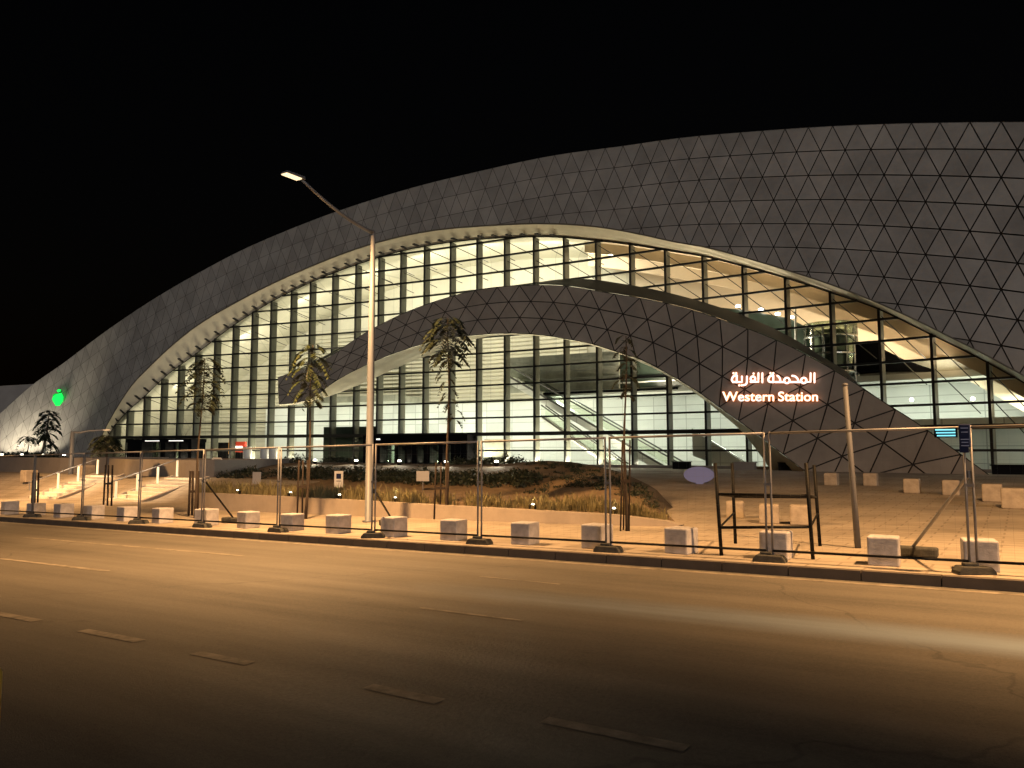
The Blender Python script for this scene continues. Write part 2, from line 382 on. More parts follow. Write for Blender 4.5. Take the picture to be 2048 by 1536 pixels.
for (a, b), w in (((50, 1075), (485, 1112)), .10), (((0, 1117.5), (215, 1142.5)), .12), (((-60, 1217), (75, 1242.5)), .14), (((165, 1261), (280, 1283)), .14), (((390, 1306), (500, 1328)), .13), \
        (((735, 1373), (880, 1404)), .14), (((1089, 1440), (1374, 1498)), .13), (((840, 1216), (1045, 1242)), .07), (((960, 1153), (1120, 1169)), .06):
    p, q = gp(*a), gp(*b); (t0, n0), (t1, n1) = TN(p.x, p.y), TN(q.x, q.y)
    marking(t0, t1, n0, n1, w)

# ================================================================== STATION
BLD = thing('station_building', P(1024, 945, 10), 'long arched metro station with triangular cladding and lit glass front', 'building')
SF = -1.6                       # the lip of the big shell stands this far before the glass
def s_shell(x, y):
    o_ = OE(x) if x < 1100 else min(OE(x), 1400)
    o_ = min(o_, 1600); ye = -22 * math.log(math.exp(-o_ / 22) + math.exp(-955 / 22))
    h = max(0., (ye - y)) * dep((x - 1024) / F) / F
    return SF + .42 * h
SX = lin(-150, 2500, 108)
# dark joint layer behind the cladding
mb = MB(); NV = 14
grid = []
for x in SX:
    ye = min(OE(x) if x > 155 else 975, 975); yt = min(RL(x), ye)
    grid.append([P(x, mix(ye, yt, j / NV), s_shell(x, mix(ye, yt, j / NV)) + .14) for j in range(NV + 1)])
for i in range(len(SX) - 1): mb.strip(grid[i], grid[i + 1])
mb.build('cladding_backing', M_back, BLD, smooth=True)
# triangular cladding panels with open joints
def hrow(x): return 57 * qf(x) / qf(2048)
xs_t = [-160 + i * 2.0 for i in range(1340)]; cum = [0.]
for x in xs_t[1:]: cum.append(cum[-1] + 2.0 / (57 * (qf(x) / qf(1850))**2))
def x_at(w): return float(np.interp(w, cum, xs_t))
pan = MB()
def emit_panel(pl, sfun, mbx, gap, depth):
    if len(pl) < 3: return
    pl = inset(pl, gap)
    if len(pl) < 3: return
    if area2(pl) > 0: pl = pl[::-1]
    top = [P(x, y, sfun(x, y)) for x, y in pl]; bot = [P(x, y, sfun(x, y) + depth) for x, y in pl]
    n = len(pl); mbx.add(top + bot, [tuple(range(n))] + [(i, n + i, n + (i+1) % n, (i+1) % n) for i in range(n)])
NW = int(cum[-1])
for r in range(-1, 14):
    for i in range(-1, 2 * NW):
        a = i / 2
        up = (i + r) % 2 == 0
        tri = [(a, r + 1), (a + 1, r + 1), (a + .5, r)] if up else [(a, r), (a + 1, r), (a + .5, r + 1)]
        if min(p[0] for p in tri) < 0 or max(p[0] for p in tri) > cum[-1]: continue
        pl = []
        for w, rr in tri:
            x = x_at(w); pl.append((x, RL(x) + hrow(x) * rr))
        cx = sum(p[0] for p in pl) / 3; cy = sum(p[1] for p in pl) / 3
        if cx < -150 or cx > 2480 or cy > 975 + 30: continue
        for fn, sg in ((RL, 1), (OE, -1)):      # clip to the roofline and to the arch edge
            if fn is OE and (cx < 150 or OE(cx) - cy > 130): continue
            sl = (fn(cx + 6) - fn(cx - 6)) / 12; x0 = cx
            if fn is OE and abs(sl) > .5:       # steep edge: clip where this height crosses it
                for _ in range(12):
                    x0 = x0 + max(-60, min(60, (cy - fn(x0)) / ((fn(x0 + 3) - fn(x0 - 3)) / 6 + 1e-6))) * .7
                    x0 = max(155, min(2390, x0))
                if abs(x0 - cx) > 250: x0 = cx
                sl = (fn(x0 + 6) - fn(x0 - 6)) / 12
            pl = clip_half(pl, (x0, fn(x0)), (-sl * sg, 1 * sg)) if len(pl) >= 3 else pl
        if len(pl) < 3:
            pass
            continue
        ex = sum(p[0] for p in pl) / len(pl); ey = sum(p[1] for p in pl) / len(pl)
        if ex > 160 and ey > OE(ex) + 6: continue
        emit_panel(pl, s_shell, pan, max(.07, 1.5 * (qf(cx) / qf(2048)) ** 3.2), .13)
pan.build('roof_shell', M_shell, BLD)
# lip: a thin rim closing shell cladding to the soffit edge
EX = [x for x in lin(150, 2400, 140)]
mb = MB(); mb.strip([P(x, OE(x) - 2.2, s_shell(x, OE(x) - 2.2) - .03) for x in EX], [P(x, OE(x) + .3, SF - .03) for x in EX])
mb.strip([P(x, OE(x) + .3, SF - .03) for x in EX], [P(x, OE(x) + 1.2, SF + .3) for x in EX])
mb.build('shell_rim', M_rim, BLD, smooth=True)
# roof behind the crest
mb = MB(); A = [P(x, RL(x), s_shell(x, RL(x)) + .1) for x in SX]; mb.strip(A, [IN(p, 12) + Vector((0, 0, max(-.4 - p.z, -1.2))) for p in A])
B = [IN(p, 12) + Vector((0, 0, max(-.4 - p.z, -1.2))) for p in A]; C_ = [IN(p, 30) + Vector((0, 0, max(-.4 - p.z, -7))) for p in A]; mb.strip(B, C_)
mb.build('roof', M_plain, BLD, smooth=True)
# soffit between lip and glass (edge points match by height so that the strip stays clean)
def edge_pair(fn_a, fn_b, xa0, xa1, xb0, xb1, n):
    def arc(fn, x0, x1):
        xs = lin(x0, x1, 400); d = [0.]
        for i in range(1, 400): d.append(d[-1] + math.hypot(xs[i] - xs[i-1], fn(xs[i]) - fn(xs[i-1])))
        return xs, d
    xa, da = arc(fn_a, xa0, xa1); xb, db = arc(fn_b, xb0, xb1)
    return [(float(np.interp(da[-1]*k/(n-1), da, xa)), float(np.interp(db[-1]*k/(n-1), db, xb))) for k in range(n)]
ep = edge_pair(OE, GE, 150, 2400, 170, 2380, 150)
so = MB(); so.strip([P(a, OE(a) + 1.0, SF + .12) for a, b in ep], [P(b, GE(b), .12) for a, b in ep])
so.build('soffit', M_soffit, BLD, smooth=True)

# ---- curtain wall
MX = [200, 215, 230, 256, 290, 325, 359, 393, 431, 468, 506, 543.5, 584, 622, 667, 713, 759, 803, 850, 902, 955, 1010, 1068, 1128, 1192, 1260, 1330, 1405, 1485, 1570, 1660, 1757, 1862, 1975, 2097, 2228, 2368]
ZB = PLAZA; ZH = 3.29; DZ = 1.45
ge_u = []; ge_z = []
for x in lin(150, 2400, 500):
    u, w = pix(x, GE(x)); ge_u.append(u); ge_z.append(CZ + w * dep(u))
def zedge(u): return float(np.interp(u, ge_u, ge_z))
UM = [pix(x, GE(x))[0] for x in MX]
UM = [u for u in UM if zedge(u) > ZB + .4]
for u in UM:
    zt = zedge(u); p0 = PU(u, ZB); du = .02; tdir = (PU(u + du, 0) - PU(u - du, 0)).normalized(); ndir = Vector((-tdir.y, tdir.x, 0))
    m1 = MB(); m1.box((p0 + Vector((0, 0, (zt - ZB) / 2)) + ndir * .0), tdir * .085, ndir * .09, Vector((0, 0, (zt - ZB) / 2)))
    mo = m1.build('mullion', M_mull, BLD)
    m2 = MB(); m2.box((p0 + Vector((0, 0, (zt - ZB) / 2)) + ndir * .52), tdir * .05, ndir * .38, Vector((0, 0, (zt - ZB) / 2 - .05)))
    m2.build('fin', M_fin, mo)
zl = [ZH + DZ * k for k in range(-1, 14)]
for z in zl:
    us = [u for u in ge_u if zedge(u) > z]
    if not us: continue
    us = lin(min(us), max(us), max(6, int((max(us) - min(us)) * 60)))
    h = .16 if abs(z - ZH) < .01 else .075
    mb = MB()
    q = []
    for u in us:
        p = PU(u, z); td = (PU(u + .02, 0) - PU(u - .02, 0)).normalized(); nd = Vector((-td.y, td.x, 0)); q.append((p, nd))
    ring = [[p - nd * .115 - Vector((0, 0, h)) for p, nd in q], [p - nd * .115 + Vector((0, 0, h)) for p, nd in q], [p + nd * .07 + Vector((0, 0, h)) for p, nd in q], [p + nd * .07 - Vector((0, 0, h)) for p, nd in q]]
    for k in range(4): mb.strip(ring[k], ring[(k + 1) % 4])
    mb.build('transom', M_mull, BLD)
# rim profile along the glass edge
mb = MB(); XS = lin(195, 2375, 160); A = [P(x, GE(x), -.13) for x in XS]; B = [P(x, GE(x) + 3.2 * qf(x) / qf(2048), -.13) for x in XS]; C_ = [P(x, GE(x) + 3.2 * qf(x) / qf(2048), .1) for x in XS]
mb.strip(A, B); mb.strip(B, C_); mb.build('glazing_rim', M_mull, BLD, smooth=False)
# bays of glass
bounds = UM
for i in range(len(bounds) - 1):
    us = lin(bounds[i], bounds[i + 1], 4)
    MB().strip([PU(u, ZB, 0) for u in us], [PU(u, max(ZB + .1, zedge(u) - .02), 0) for u in us]).build('glass_bay', M_glass, BLD)
# soffit brackets above each bay on the left, two a bay
for i in range(len(bounds) - 1):
    for f in (.2, .7):
        u = mix(bounds[i], bounds[i + 1], f); x = 1024 + F * u
        if not (205 < unpix(u, (zedge(u) - CZ) / dep(u))[0] < 1120): continue
        px_, py_ = unpix(u, (zedge(u) - CZ) / dep(u))
        a = P(px_, py_ - 1.5, -.25); b = P(px_ - 9, py_ - 4 - 5 * (1100 - px_) / 900, SF * .62)
        MB().bar(a + Vector((0, 0, .02)), b + Vector((0, 0, .02)), .30, .10).build('soffit_bracket', M_back, BLD)

# tie rods from the mullion heads back into the vault
for i, u in enumerate(UM):
    zt = zedge(u)
    if zt < 6.5 or i + 1 >= len(UM): continue
    u2 = mix(u, UM[i + 1], .85)
    for dz_ in (.35, 2.1):
        a = IN(PU(u, zt - dz_), .35); b = IN(PU(u2, min(zt, zedge(u2)) - dz_ - 1.25), 2.6)
        MB().tube([a, b], .032, 6).build('tie_rod', M_mull, BLD)
# ---- canopy arch in front of the glass
CS = -3.5
NC = 96
def tab(fn, x0, x1, s, n=600):
    xs = lin(x0, x1, n); pts = [P(x, fn(x), s) for x in xs]; d = [0.]
    for i in range(1, n): d.append(d[-1] + (pts[i] - pts[i-1]).length)
    return xs, d
xt, dt = tab(AT, 556, 2030, CS); xb, db = tab(AB, 558, 1655, CS)
def AT_x(k): return float(np.interp(k * dt[-1], dt, xt))
CAN_T = [556, 739, 944, 1132, 1293, 1464, 1587, 1707, 1833, 2030]; CAN_B = [558, 757, 952, 1125, 1262, 1398, 1480, 1572, 1660, 1800]
def AB_x(k): return float(np.interp(AT_x(k), CAN_T, CAN_B))
def cpt(k, v):                  # photo pixel on the canopy face: k along, v across (0 = top edge)
    a, b = AT_x(k), AB_x(k); return (mix(a, b, v), mix(AT(a), AB(b), v))
KS = lin(0, 1, NC)
mb = MB()
cols = [[P(*cpt(k, v), CS + .14) for v in (0, .25, .5, .75, 1)] for k in KS]
for i in range(NC - 1): mb.strip(cols[i + 1], cols[i])
mb.build('canopy_backing', M_back, BLD)
can = MB(); NT = max(10, round(dt[-1] / ((float(np.interp(1761, xt, dt)) - float(np.interp(1466, xt, dt))) / 5)))
cs_f = lambda x, y: CS
for r in range(3):
    for i in range(-1, 2 * NT):
        a = i / 2; up = (i + r) % 2 == 0
        tri = [(a, r + 1), (a + 1, r + 1), (a + .5, r)] if up else [(a, r), (a + 1, r), (a + .5, r + 1)]
        kk = [(min(1, max(0, w / NT)), rr / 3) for w, rr in tri]
        if len(set(kk)) < 3: continue
        sub = [cpt(*k) for k in kk]
        if abs(area2(sub)) < 8: continue
        if r in (0, 2):                         # follow the curved edges
            edge = [(k, v) for k, v in kk if v in (0., 1.)]
            if len(edge) == 2:
                other = [k for k in kk if k not in edge][0]
                mid = cpt((edge[0][0] + edge[1][0]) / 2, edge[0][1])
                sub = [cpt(*edge[0]), mid, cpt(*edge[1]), cpt(*other)]
        emit_panel(sub, cs_f, can, float(np.interp(cpt(kk[0][0], .5)[0], [600, 1100, 1700], [.55, .95, 1.4])), .13)
can.build('canopy_arch', M_canopy, BLD)
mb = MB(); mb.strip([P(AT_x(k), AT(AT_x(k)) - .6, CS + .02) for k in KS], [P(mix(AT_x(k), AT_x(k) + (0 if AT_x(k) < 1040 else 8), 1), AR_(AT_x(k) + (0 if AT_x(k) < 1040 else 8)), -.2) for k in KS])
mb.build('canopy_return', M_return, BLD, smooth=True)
ep2 = edge_pair(AB, AS, 558, 1655, 560, 1568, 90)
mb = MB(); mb.strip([P(a, AB(a) + .4, CS + .02) for a, b in ep2], [P(b, AS(b), -.2) for a, b in ep2])
mb.build('canopy_soffit', M_soffit, BLD, smooth=True)
mb = MB(); mb.strip([P(556, 754.6, CS), P(556, 782, CS - .02), P(558, 809, CS)], [P(558, 760, -.3), P(559, 786, -.3), P(560, 812, -.3)]); mb.build('canopy_tip', M_canopy, BLD)

# ---- interior
IX = lin(160, 2390, 120)
DB = 10.0
top_pts = []
for x in IX:
    u, w = pix(x, GE(x)); p = PU(u, max(ZB, CZ + w * dep(u)), .05); top_pts.append(p)
back_top = [IN(p, DB) + Vector((0, 0, .3)) for p in top_pts]
mid_top = [IN(p, DB * .5) + Vector((0, 0, .45)) for p in top_pts]
def seg(pts, x0, x1): return [p for p, x in zip(pts, IX) if x0 <= x <= x1]
mb = MB(); mb.strip(seg(top_pts, 0, 1190), seg(mid_top, 0, 1190)); mb.strip(seg(mid_top, 0, 1190), seg(back_top, 0, 1190)); mb.build('vaulted_ceiling', M_cream, BLD, smooth=True)
mb = MB(); mb.strip(seg(top_pts, 1165, 9999), seg(mid_top, 1165, 9999)); mb.strip(seg(mid_top, 1165, 9999), seg(back_top, 1165, 9999)); mb.build('vaulted_ceiling', M_beige, BLD, smooth=True)
def wall_strip(x0, x1, z0, z1fn, d, m, name, parent=BLD, n=40):
    xs = lin(x0, x1, n); mb = MB(); lo = []; hi = []
    for x in xs:
        u = (x - 1024) / F; p = PU(u, 0); p = IN(p, d); lo.append(Vector((p.x, p.y, z0))); hi.append(Vector((p.x, p.y, z1fn(u) if callable(z1fn) else z1fn)))
    mb.strip(lo, hi); return mb.build(name, m, parent, smooth=True)
ZM = 7.15
wall_strip(150, 1190, ZB, lambda u: max(ZB + .2, zedge(u) + .3), DB, M_cream, 'back_wall', n=70)
wall_strip(1185, 2390, ZB, lambda u: max(ZB + .2, zedge(u) + .3), DB, M_beige, 'back_wall', n=60)
wall_strip(395, 2390, ZB, ZM - .4, DB - .6, M_white, 'back_wall', n=90)
# ribbed lining on the left of the hall: real pleats
mb = MB()
for j in range(26):
    z = 4.2 + j * .42
    xs = [x for x in lin(240, 1080, 90) if zedge((x - 1024) / F) > z + .25 + .5]
    if len(xs) < 3: continue
    A = []; B = []; C_ = []
    for x in xs:
        u = (x - 1024) / F; p = IN(PU(u, 0), DB - .25); q = IN(PU(u, 0), DB - .05 )
        A.append(Vector((p.x, p.y, z))); B.append(Vector((q.x, q.y, z + .34))); C_.append(Vector((p.x, p.y, z + .42)))
    mb.strip(A, B); mb.strip(B, C_)
mb.build('pleated_lining', M_cream, BLD)
# hall floor
xs = lin(150, 2390, 60)
mb = MB(); A = [PU((x - 1024) / F, ZB + .02, -.0) for x in xs]; mb.strip(A, [IN(p, DB) for p in A]); mb.build('hall_floor', M_floor, BLD)
# curved ceiling beams on the right
def beam(x0, x1, d0, d1, drop, m, name='ceiling_beam'):
    xs = lin(x0, x1, 44); r = [[], [], [], []]
    for x in xs:
        u = (x - 1024) / F; z = max(ZB + .6, zedge(u)); p = PU(u, z)
        a, b = IN(p, d0), IN(p, d1)
        r[0].append(a + Vector((0, 0, .4))); r[1].append(a - Vector((0, 0, drop))); r[2].append(b - Vector((0, 0, drop - .25))); r[3].append(b + Vector((0, 0, .4)))
    mb = MB()
    for k in range(3): mb.strip(r[k], r[k + 1])
    mb.build(name, m, BLD, smooth=False)
beam(1150, 2380, 2.2, 4.2, .75, M_beige)
beam(1120, 2380, 6.0, 8.2, 1.3, M_beige)
# mezzanine slab, balustrade, fascia
def slab(x0, x1, d0, d1, z0, z1, m, name):
    xs = lin(x0, x1, 40); r = [[], [], [], []]
    for x in xs:
        p = PU((x - 1024) / F, 0); a, b = IN(p, d0), IN(p, d1)
        r[0].append(Vector((a.x, a.y, z0))); r[1].append(Vector((a.x, a.y, z1))); r[2].append(Vector((b.x, b.y, z1))); r[3].append(Vector((b.x, b.y, z0)))
    mb = MB()
    for k in range(4): mb.strip(r[(k + 1) % 4], r[k])
    mb.poly([r[k][0] for k in range(4)]); mb.poly([r[k][-1] for k in range(4)][::-1])
    return mb.build(name, m, BLD)
slab(1052, 2385, 3.4, DB - .7, ZM - .45, ZM, M_white, 'mezzanine_slab')
slab(1052, 1330, 3.2, 3.38, ZM - .30, ZM - .1, M_dark, 'mezzanine_edge')
slab(500, 735, 4.2, DB - .7, ZM - .3, ZM + .35, M_greyin, 'mezzanine_slab')
slab(1780, 2385, 3.0, 3.2, 3.55, 3.95, M_white, 'mezzanine_fascia')
slab(1780, 2385, 3.2, DB - .7, 3.6, 3.9, M_white, 'mezzanine_slab')
slab(1480, 2385, 4.4, 4.6, ZM + .02, ZM + 1.0, M_greyin, 'balustrade')
for x0, x1, z0, z1, d in ((955, 1196, ZM + .1, 10.6, 4.6), (1196, 1345, ZM + .1, 10.9, 4.9)):
    wall_strip(x0, x1, z0, z1, d, M_greyin if x0 < 1100 else M_green, 'gallery_wall', n=16)
for z in (8.3, 9.1, 9.9): slab(985, 1200, 4.2, 4.35, z, z + .12, M_greyin, 'gallery_rail')
slab(1196, 1330, 4.4, 4.55, ZM + .5, ZM + .62, M_white, 'gallery_rail'); slab(1196, 1330, 4.3, 4.45, ZM + .95, ZM + 1.06, M_dark, 'gallery_rail')
# upper gallery seen above the canopy: dark glass, lift drum, black box
def quad_in(pts, d, m, name, th=.3):
    a = [IN(P(x, y), d) for x, y in pts]; b = [IN(p, th) for p in a]; n = len(a)
    MB().add(a + b, [tuple(range(n))[::-1]] + [(i, (i+1) % n, n + (i+1) % n, n + i) for i in range(n)]).build(name, m, BLD)
quad_in([(1395, 598), (1470, 605), (1560, 622), (1612, 648), (1612, 740), (1500, 690)], 3.6, M_green, 'gallery_glazing')
quad_in([(1700, 672), (1757, 674), (1757, 732), (1690, 738)], 3.2, M_dark, 'plant_box', 1.5)
quad_in([(1757, 684), (1800, 706), (1860, 726), (1860, 732), (1757, 732)], 4.2, M_dark, 'stair_flank')
c0 = IN(P(1648, 700), 3.4); zc = c0.z
mb = MB(); mb.lathe((c0.x, c0.y, ZM), [(1.75, 0), (1.75, zc - ZM + 1.9), (1.85, zc - ZM + 1.95), (1.85, zc - ZM + 2.3)], 28); mb.build('lift_shaft', M_bal, BLD, smooth=True)
for k in range(14):
    a = 2 * math.pi * k / 14
    MB().box(c0 + Vector((1.78 * math.cos(a), 1.78 * math.sin(a), -.2)), (.06, 0, 0), (0, .06, 0), (0, 0, 2.2)).build('lift_post', M_chrome, BLD)
for z in (-1.4, -.1, 1.2): MB().lathe(c0 + Vector((0, 0, z)), [(1.8, 0), (1.86, .04), (1.86, .14), (1.8, .18)], 24).build('lift_ring', M_chrome, BLD)
mb = MB(); mb.lathe((c0.x, c0.y, ZM), [(1.1, 0), (1.1, zc - ZM + 1.8)], 20); mb.build('lift_core', M_greyin, BLD, smooth=True)
MB().tube([IN(P(1575, 600), 3.0), IN(P(1577, 690), 3.0)], .09).build('gallery_column', M_white, BLD)
for x, y in ((1388, 592), (1455, 600), (1503, 607), (1538, 616), (1566, 623)):
    p = IN(P(x, y), 3.2); MB().lathe(p, [(.06, .18), (.20, .12), (.20, 0), (.10, -.03)][::-1], 14).build('downlight', M_down, BLD)
for x, y in ((1817, 796), (1948, 794)):
    p = IN(P(x, y), 4); MB().lathe(p, [(.05, 0), (.12, .05), (.12, .2), (.04, .25)], 10).build('downlight', M_down, BLD)
# entrances: dark portals in the glass with lit door openings
def portal(x0, x1, ztop, zdoor, name, doors, cols):
    u0, u1 = (x0 - 1024) / F, (x1 - 1024) / F
    def bx(ua, ub, za, zb, d0, d1, m, nm, par=BLD):
        A = [IN(PU(ua, 0), d0), IN(PU(ub, 0), d0), IN(PU(ub, 0), d1), IN(PU(ua, 0), d1)]
        return MB().hexa([Vector((p.x, p.y, za)) for p in A], [Vector((p.x, p.y, zb)) for p in A]).build(nm, m, par)
    root = bx(u0, u1, zdoor, ztop, -1.1, .8, M_dark, name)
    for a, b in cols: bx(mix(u0, u1, a), mix(u0, u1, b), ZB, zdoor, -1.05, .7, M_dark, 'portal_pier', root)
    for a, b in doors: bx(mix(u0, u1, a), mix(u0, u1, b), ZB, zdoor - .02, .2, .26, M_bal, 'door_leaf', root)
    return root, u0, u1, bx
root, u0, u1, bx = portal(742, 948, 3.27, 2.35, 'entrance_portal', ((.16, .40), (.42, .62), (.64, .86)), ((0, .16), (.30, .335), (.40, .42), (.47, .52), (.58, .64), (.72, .76), (.84, 1)))
for a, b in ((.13, .25), (.58, .74)): bx(mix(u0, u1, a), mix(u0, u1, b), 2.83, 2.96, -1.14, -1.101, M_letter, 'sign_lettering', root)
root, u0, u1, bx = portal(272, 402, 3.1, 2.72, 'entrance_portal', ((.25, .55), (.58, .95)), ((.02, .24), (.53, .60), (.80, .84), (.95, 1)))
for a, b in ((.30, .52), (.66, .88)): bx(mix(u0, u1, a), mix(u0, u1, b), 2.84, 2.92, -1.14, -1.101, M_letter, 'sign_lettering', root)
for x0, x1, z1, m, d in ((635, 742, 4.2, M_green, .9), (415, 452, 2.7, M_dark, 1.2), (476, 492, 2.2, M_greyin, 1.4), (945, 985, 2.9, M_greyin, 2.0)):
    wall_strip(x0, x1, ZB, z1, d, m, 'shop_front', n=4)
# low plinth along the foot of the glass
mb = MB(); us = [u for u in lin(-.62, .86, 60) if zedge(u) > ZB + .1]
mb.strip([PU(u, ZB - .2, -.25) for u in us], [PU(u, ZB + .22, -.25) for u in us]); mb.strip([PU(u, ZB + .22, -.25) for u in us], [PU(u, ZB + .22, .3) for u in us]); mb.build('plinth', M_dstone, BLD)

# ---- things in the hall
M_rail = mat('rail_grey', (.09, .09, .085), .5)
def escalator(a, b, wd, hgt, label, name='escalator', grp='moving stairs in the hall'):
    root = thing(name, b, label, 'escalator', grp)
    d = (b - a); side = NIN * wd; up = Vector((0, 0, 1))
    MB().hexa([a - up * hgt, b - up * hgt, b - up * hgt + side, a - up * hgt + side], [a, b, b + side, a + side]).build('truss', M_white, root)
    for k in (0, 1):
        s_ = side * k
        q = MB(); q.hexa([a + s_, b + s_, b + s_ + NIN * .05, a + s_ + NIN * .05], [p + up * .9 for p in (a + s_, b + s_, b + s_ + NIN * .05, a + s_ + NIN * .05)]); q.build('side_glass', M_glass, root)
        MB().tube([a + s_ + up * .95, b + s_ + up * .95], .065, 8).build('handrail', M_rail, root)
    MB().hexa([a - NIN * .05 - up * .12, b - NIN * .05 - up * .12, b - NIN * .02 - up * .12, a - NIN * .02 - up * .12], [a - NIN * .05 + up * .08, b - NIN * .05 + up * .08, b - NIN * .02 + up * .08, a - NIN * .02 + up * .08]).build('skirt', M_rail, root)
    return root
escalator(IN(P(985, 748), 3.2), IN(P(1330, 950), 3.2), 1.5, .7, 'long white escalator descending below the mezzanine edge')
escalator(IN(P(1062, 830), 1.9), IN(P(1232, 952), 1.9), .8, .25, 'shorter dark railed escalator in front of the long one')
a, b = IN(P(1372, 872), 1.6), IN(P(1515, 962), 1.6); up = Vector((0, 0, 1))
st = thing('hall_staircase', b, 'white solid sided staircase beside the canopy foot', 'staircase')
MB().hexa([a - up * 1.5, b - up * .3, b - up * .3 + NIN * 1.6, a - up * 1.5 + NIN * 1.6], [a, b, b + NIN * 1.6, a + NIN * 1.6]).build('flight', M_white, st)
MB().hexa([a, b, b + NIN * .12, a + NIN * .12], [p + up * .5 for p in (a, b, b + NIN * .12, a + NIN * .12)]).build('parapet', M_white, st)
MB().tube([a + up * .58 - NIN * .02, b + up * .58 - NIN * .02], .05).build('handrail', M_chrome, st)
# lit poster box and pale drums by the left glass
p0 = IN(PU((468 - 1024) / F, ZB), .9); tdir = Vector((.93, -.36, 0))
po = thing('poster_box', p0, 'red and orange lit poster box inside the left glazing', 'poster')
MB().box(p0 + Vector((0, 0, 1.75)), tdir * .75, NIN * .12, (0, 0, .55)).build('red_panel', M_red, po)
MB().box(p0 + Vector((0, 0, 1.75)) - tdir * 1.1, tdir * .28, NIN * .12, (0, 0, .75)).build('orange_panel', M_orange, po)
MB().box(p0 + Vector((0, 0, 1.72)) - NIN * .14, tdir * .45, NIN * .01, (0, 0, .12)).build('white_strip', M_letter, po)
MB().box(p0 + Vector((0, 0, .6)), tdir * .8, NIN * .1, (0, 0, .6)).build('stand', M_dark, po)
for i, (x, h) in enumerate(((497, 1.7), (531, 1.5), (548, 1.6))):
    p = PU((x - 1024) / F, ZB, -2.2); MB().lathe(p, [(.42, 0), (.42, h), (.38, h + .05)], 18).build('drum_column', M_white2, smooth=True)
for i, o in enumerate([o for o in COL.objects if o.name.startswith('drum_column')]):
    tag(o, ['leftmost pale drum column standing before the left glazing', 'middle pale drum column standing before the left glazing', 'rightmost pale drum column standing before the left glazing'][i], 'column', 'pale drum columns before the glazing')

# ---- station name, built out of letters standing off the canopy face
def sign_pt(X, Y, z): return P(1400 + X * .14648, 700 + Y * .14648, CS - .10 - z)
SG = thing('station_sign', sign_pt(960, 700, 0), 'glowing white Arabic and English station name on the canopy', 'sign')
def bez(*p, n=8):
    out = []
    for i in range(n + 1):
        t = i / n
        q = [Vector((a, b)) for a, b in p]
        while len(q) > 1: q = [q[j] * (1 - t) + q[j + 1] * t for j in range(len(q) - 1)]
        out.append(tuple(q[0]))
    return out
def circ(cx, cy, r, n=20): return [(cx + r * math.cos(2*math.pi*k/n), cy + r * math.sin(2*math.pi*k/n)) for k in range(n)]
teh = lambda x: [(x, 438), (x, 345)] + bez((x, 345), (x - 45, 345), (x - 66, 375), (x - 68, 408)) + bez((x - 68, 408), (x - 66, 436), (x - 40, 438), (x, 438))
strokes = [([(1563, 318), (1563, 440)], 0), ([(1509, 318), (1509, 436), (1440, 436)], 0), (circ(1417, 416, 37), 1), ([(1392, 438), (1230, 438)], 0), (bez((1258, 352), (1300, 352), (1335, 375), (1345, 432)), 0),
           (circ(1186, 416, 37), 1), ([(1150, 438), (1030, 438)], 0), (bez((1056, 352), (1085, 365), (1098, 395), (1094, 436)), 0), (teh(1000), 0),
           ([(851, 318), (851, 440)], 0), ([(797, 318), (797, 436), (690, 436)], 0), (circ(722, 392, 32), 1), ([(752, 400), (752, 436)], 0), ([(640, 362), (640, 430)] + bez((640, 430), (640, 462), (622, 476), (596, 480)), 0),
           ([(572, 362), (572, 438), (450, 438)], 0), (teh(502), 0)]
dots = [(962, 317), (1000, 317), (731, 322), (457, 317), (494, 317), (536, 482), (570, 482)]
def arabic(r, z, name, m):
    mb = MB()
    for pts, cl in strokes: mb.tube([(a, b, 0) for a, b in pts], r, 10, closed=bool(cl))
    for a, b in dots: mb.lathe((a, b, 0), [(r * 1.12, -r * .9), (r * 1.12, r * .9)], 12)
    for pts, cl in strokes:
        if not cl:
            for a, b in (pts[0], pts[-1]): mb.lathe((a, b, 0), [(r * .4, -r * .92), (r * .8, -r * .6), (r, 0), (r * .8, r * .6), (r * .4, r * .92)], 10)
    mb.v = [sign_pt(v.x, v.y, z + v.z * .0045) for v in mb.v]
    mb.build(name, m, SG)
arabic(12.8, .14, 'arabic_lettering', M_letter); arabic(16.0, .03, 'arabic_backlight', M_halo)
def latin(off, z, name, m):
    cu = bpy.data.curves.new('lettering', 'FONT'); cu.body = 'Western Station'; cu.offset = off; cu.extrude = .05; cu.size = 1; cu.space_word = .72
    ob = bpy.data.objects.new('lettering', cu); COL.objects.link(ob); bpy.context.view_layer.update()
    dg = bpy.context.evaluated_depsgraph_get(); me = bpy.data.meshes.new_from_object(ob.evaluated_get(dg)); 
    vs = [v.co.copy() for v in me.vertices]; fs = [tuple(p.vertices) for p in me.polygons]
    bpy.data.objects.remove(ob); bpy.data.meshes.remove(me); bpy.data.curves.remove(cu)
    x0, x1 = min(v.x for v in vs), max(v.x for v in vs); y1 = max(v.y for v in vs); y0 = min(v.y for v in vs)
    e = max(0, off - .008) * 130
    mb = MB(); mb.v = [sign_pt(mix(303 - e, 1610 + e, (v.x - x0) / (x1 - x0)), mix(700 + e, 568 - e, (v.y - y0) / (y1 - y0)), z + (v.z + .05) * 1.0) for v in vs]; mb.f = fs
    mb.build(name, m, SG)
latin(.008, .10, 'latin_lettering', M_letter); latin(.034, .0, 'latin_backlight', M_halo)

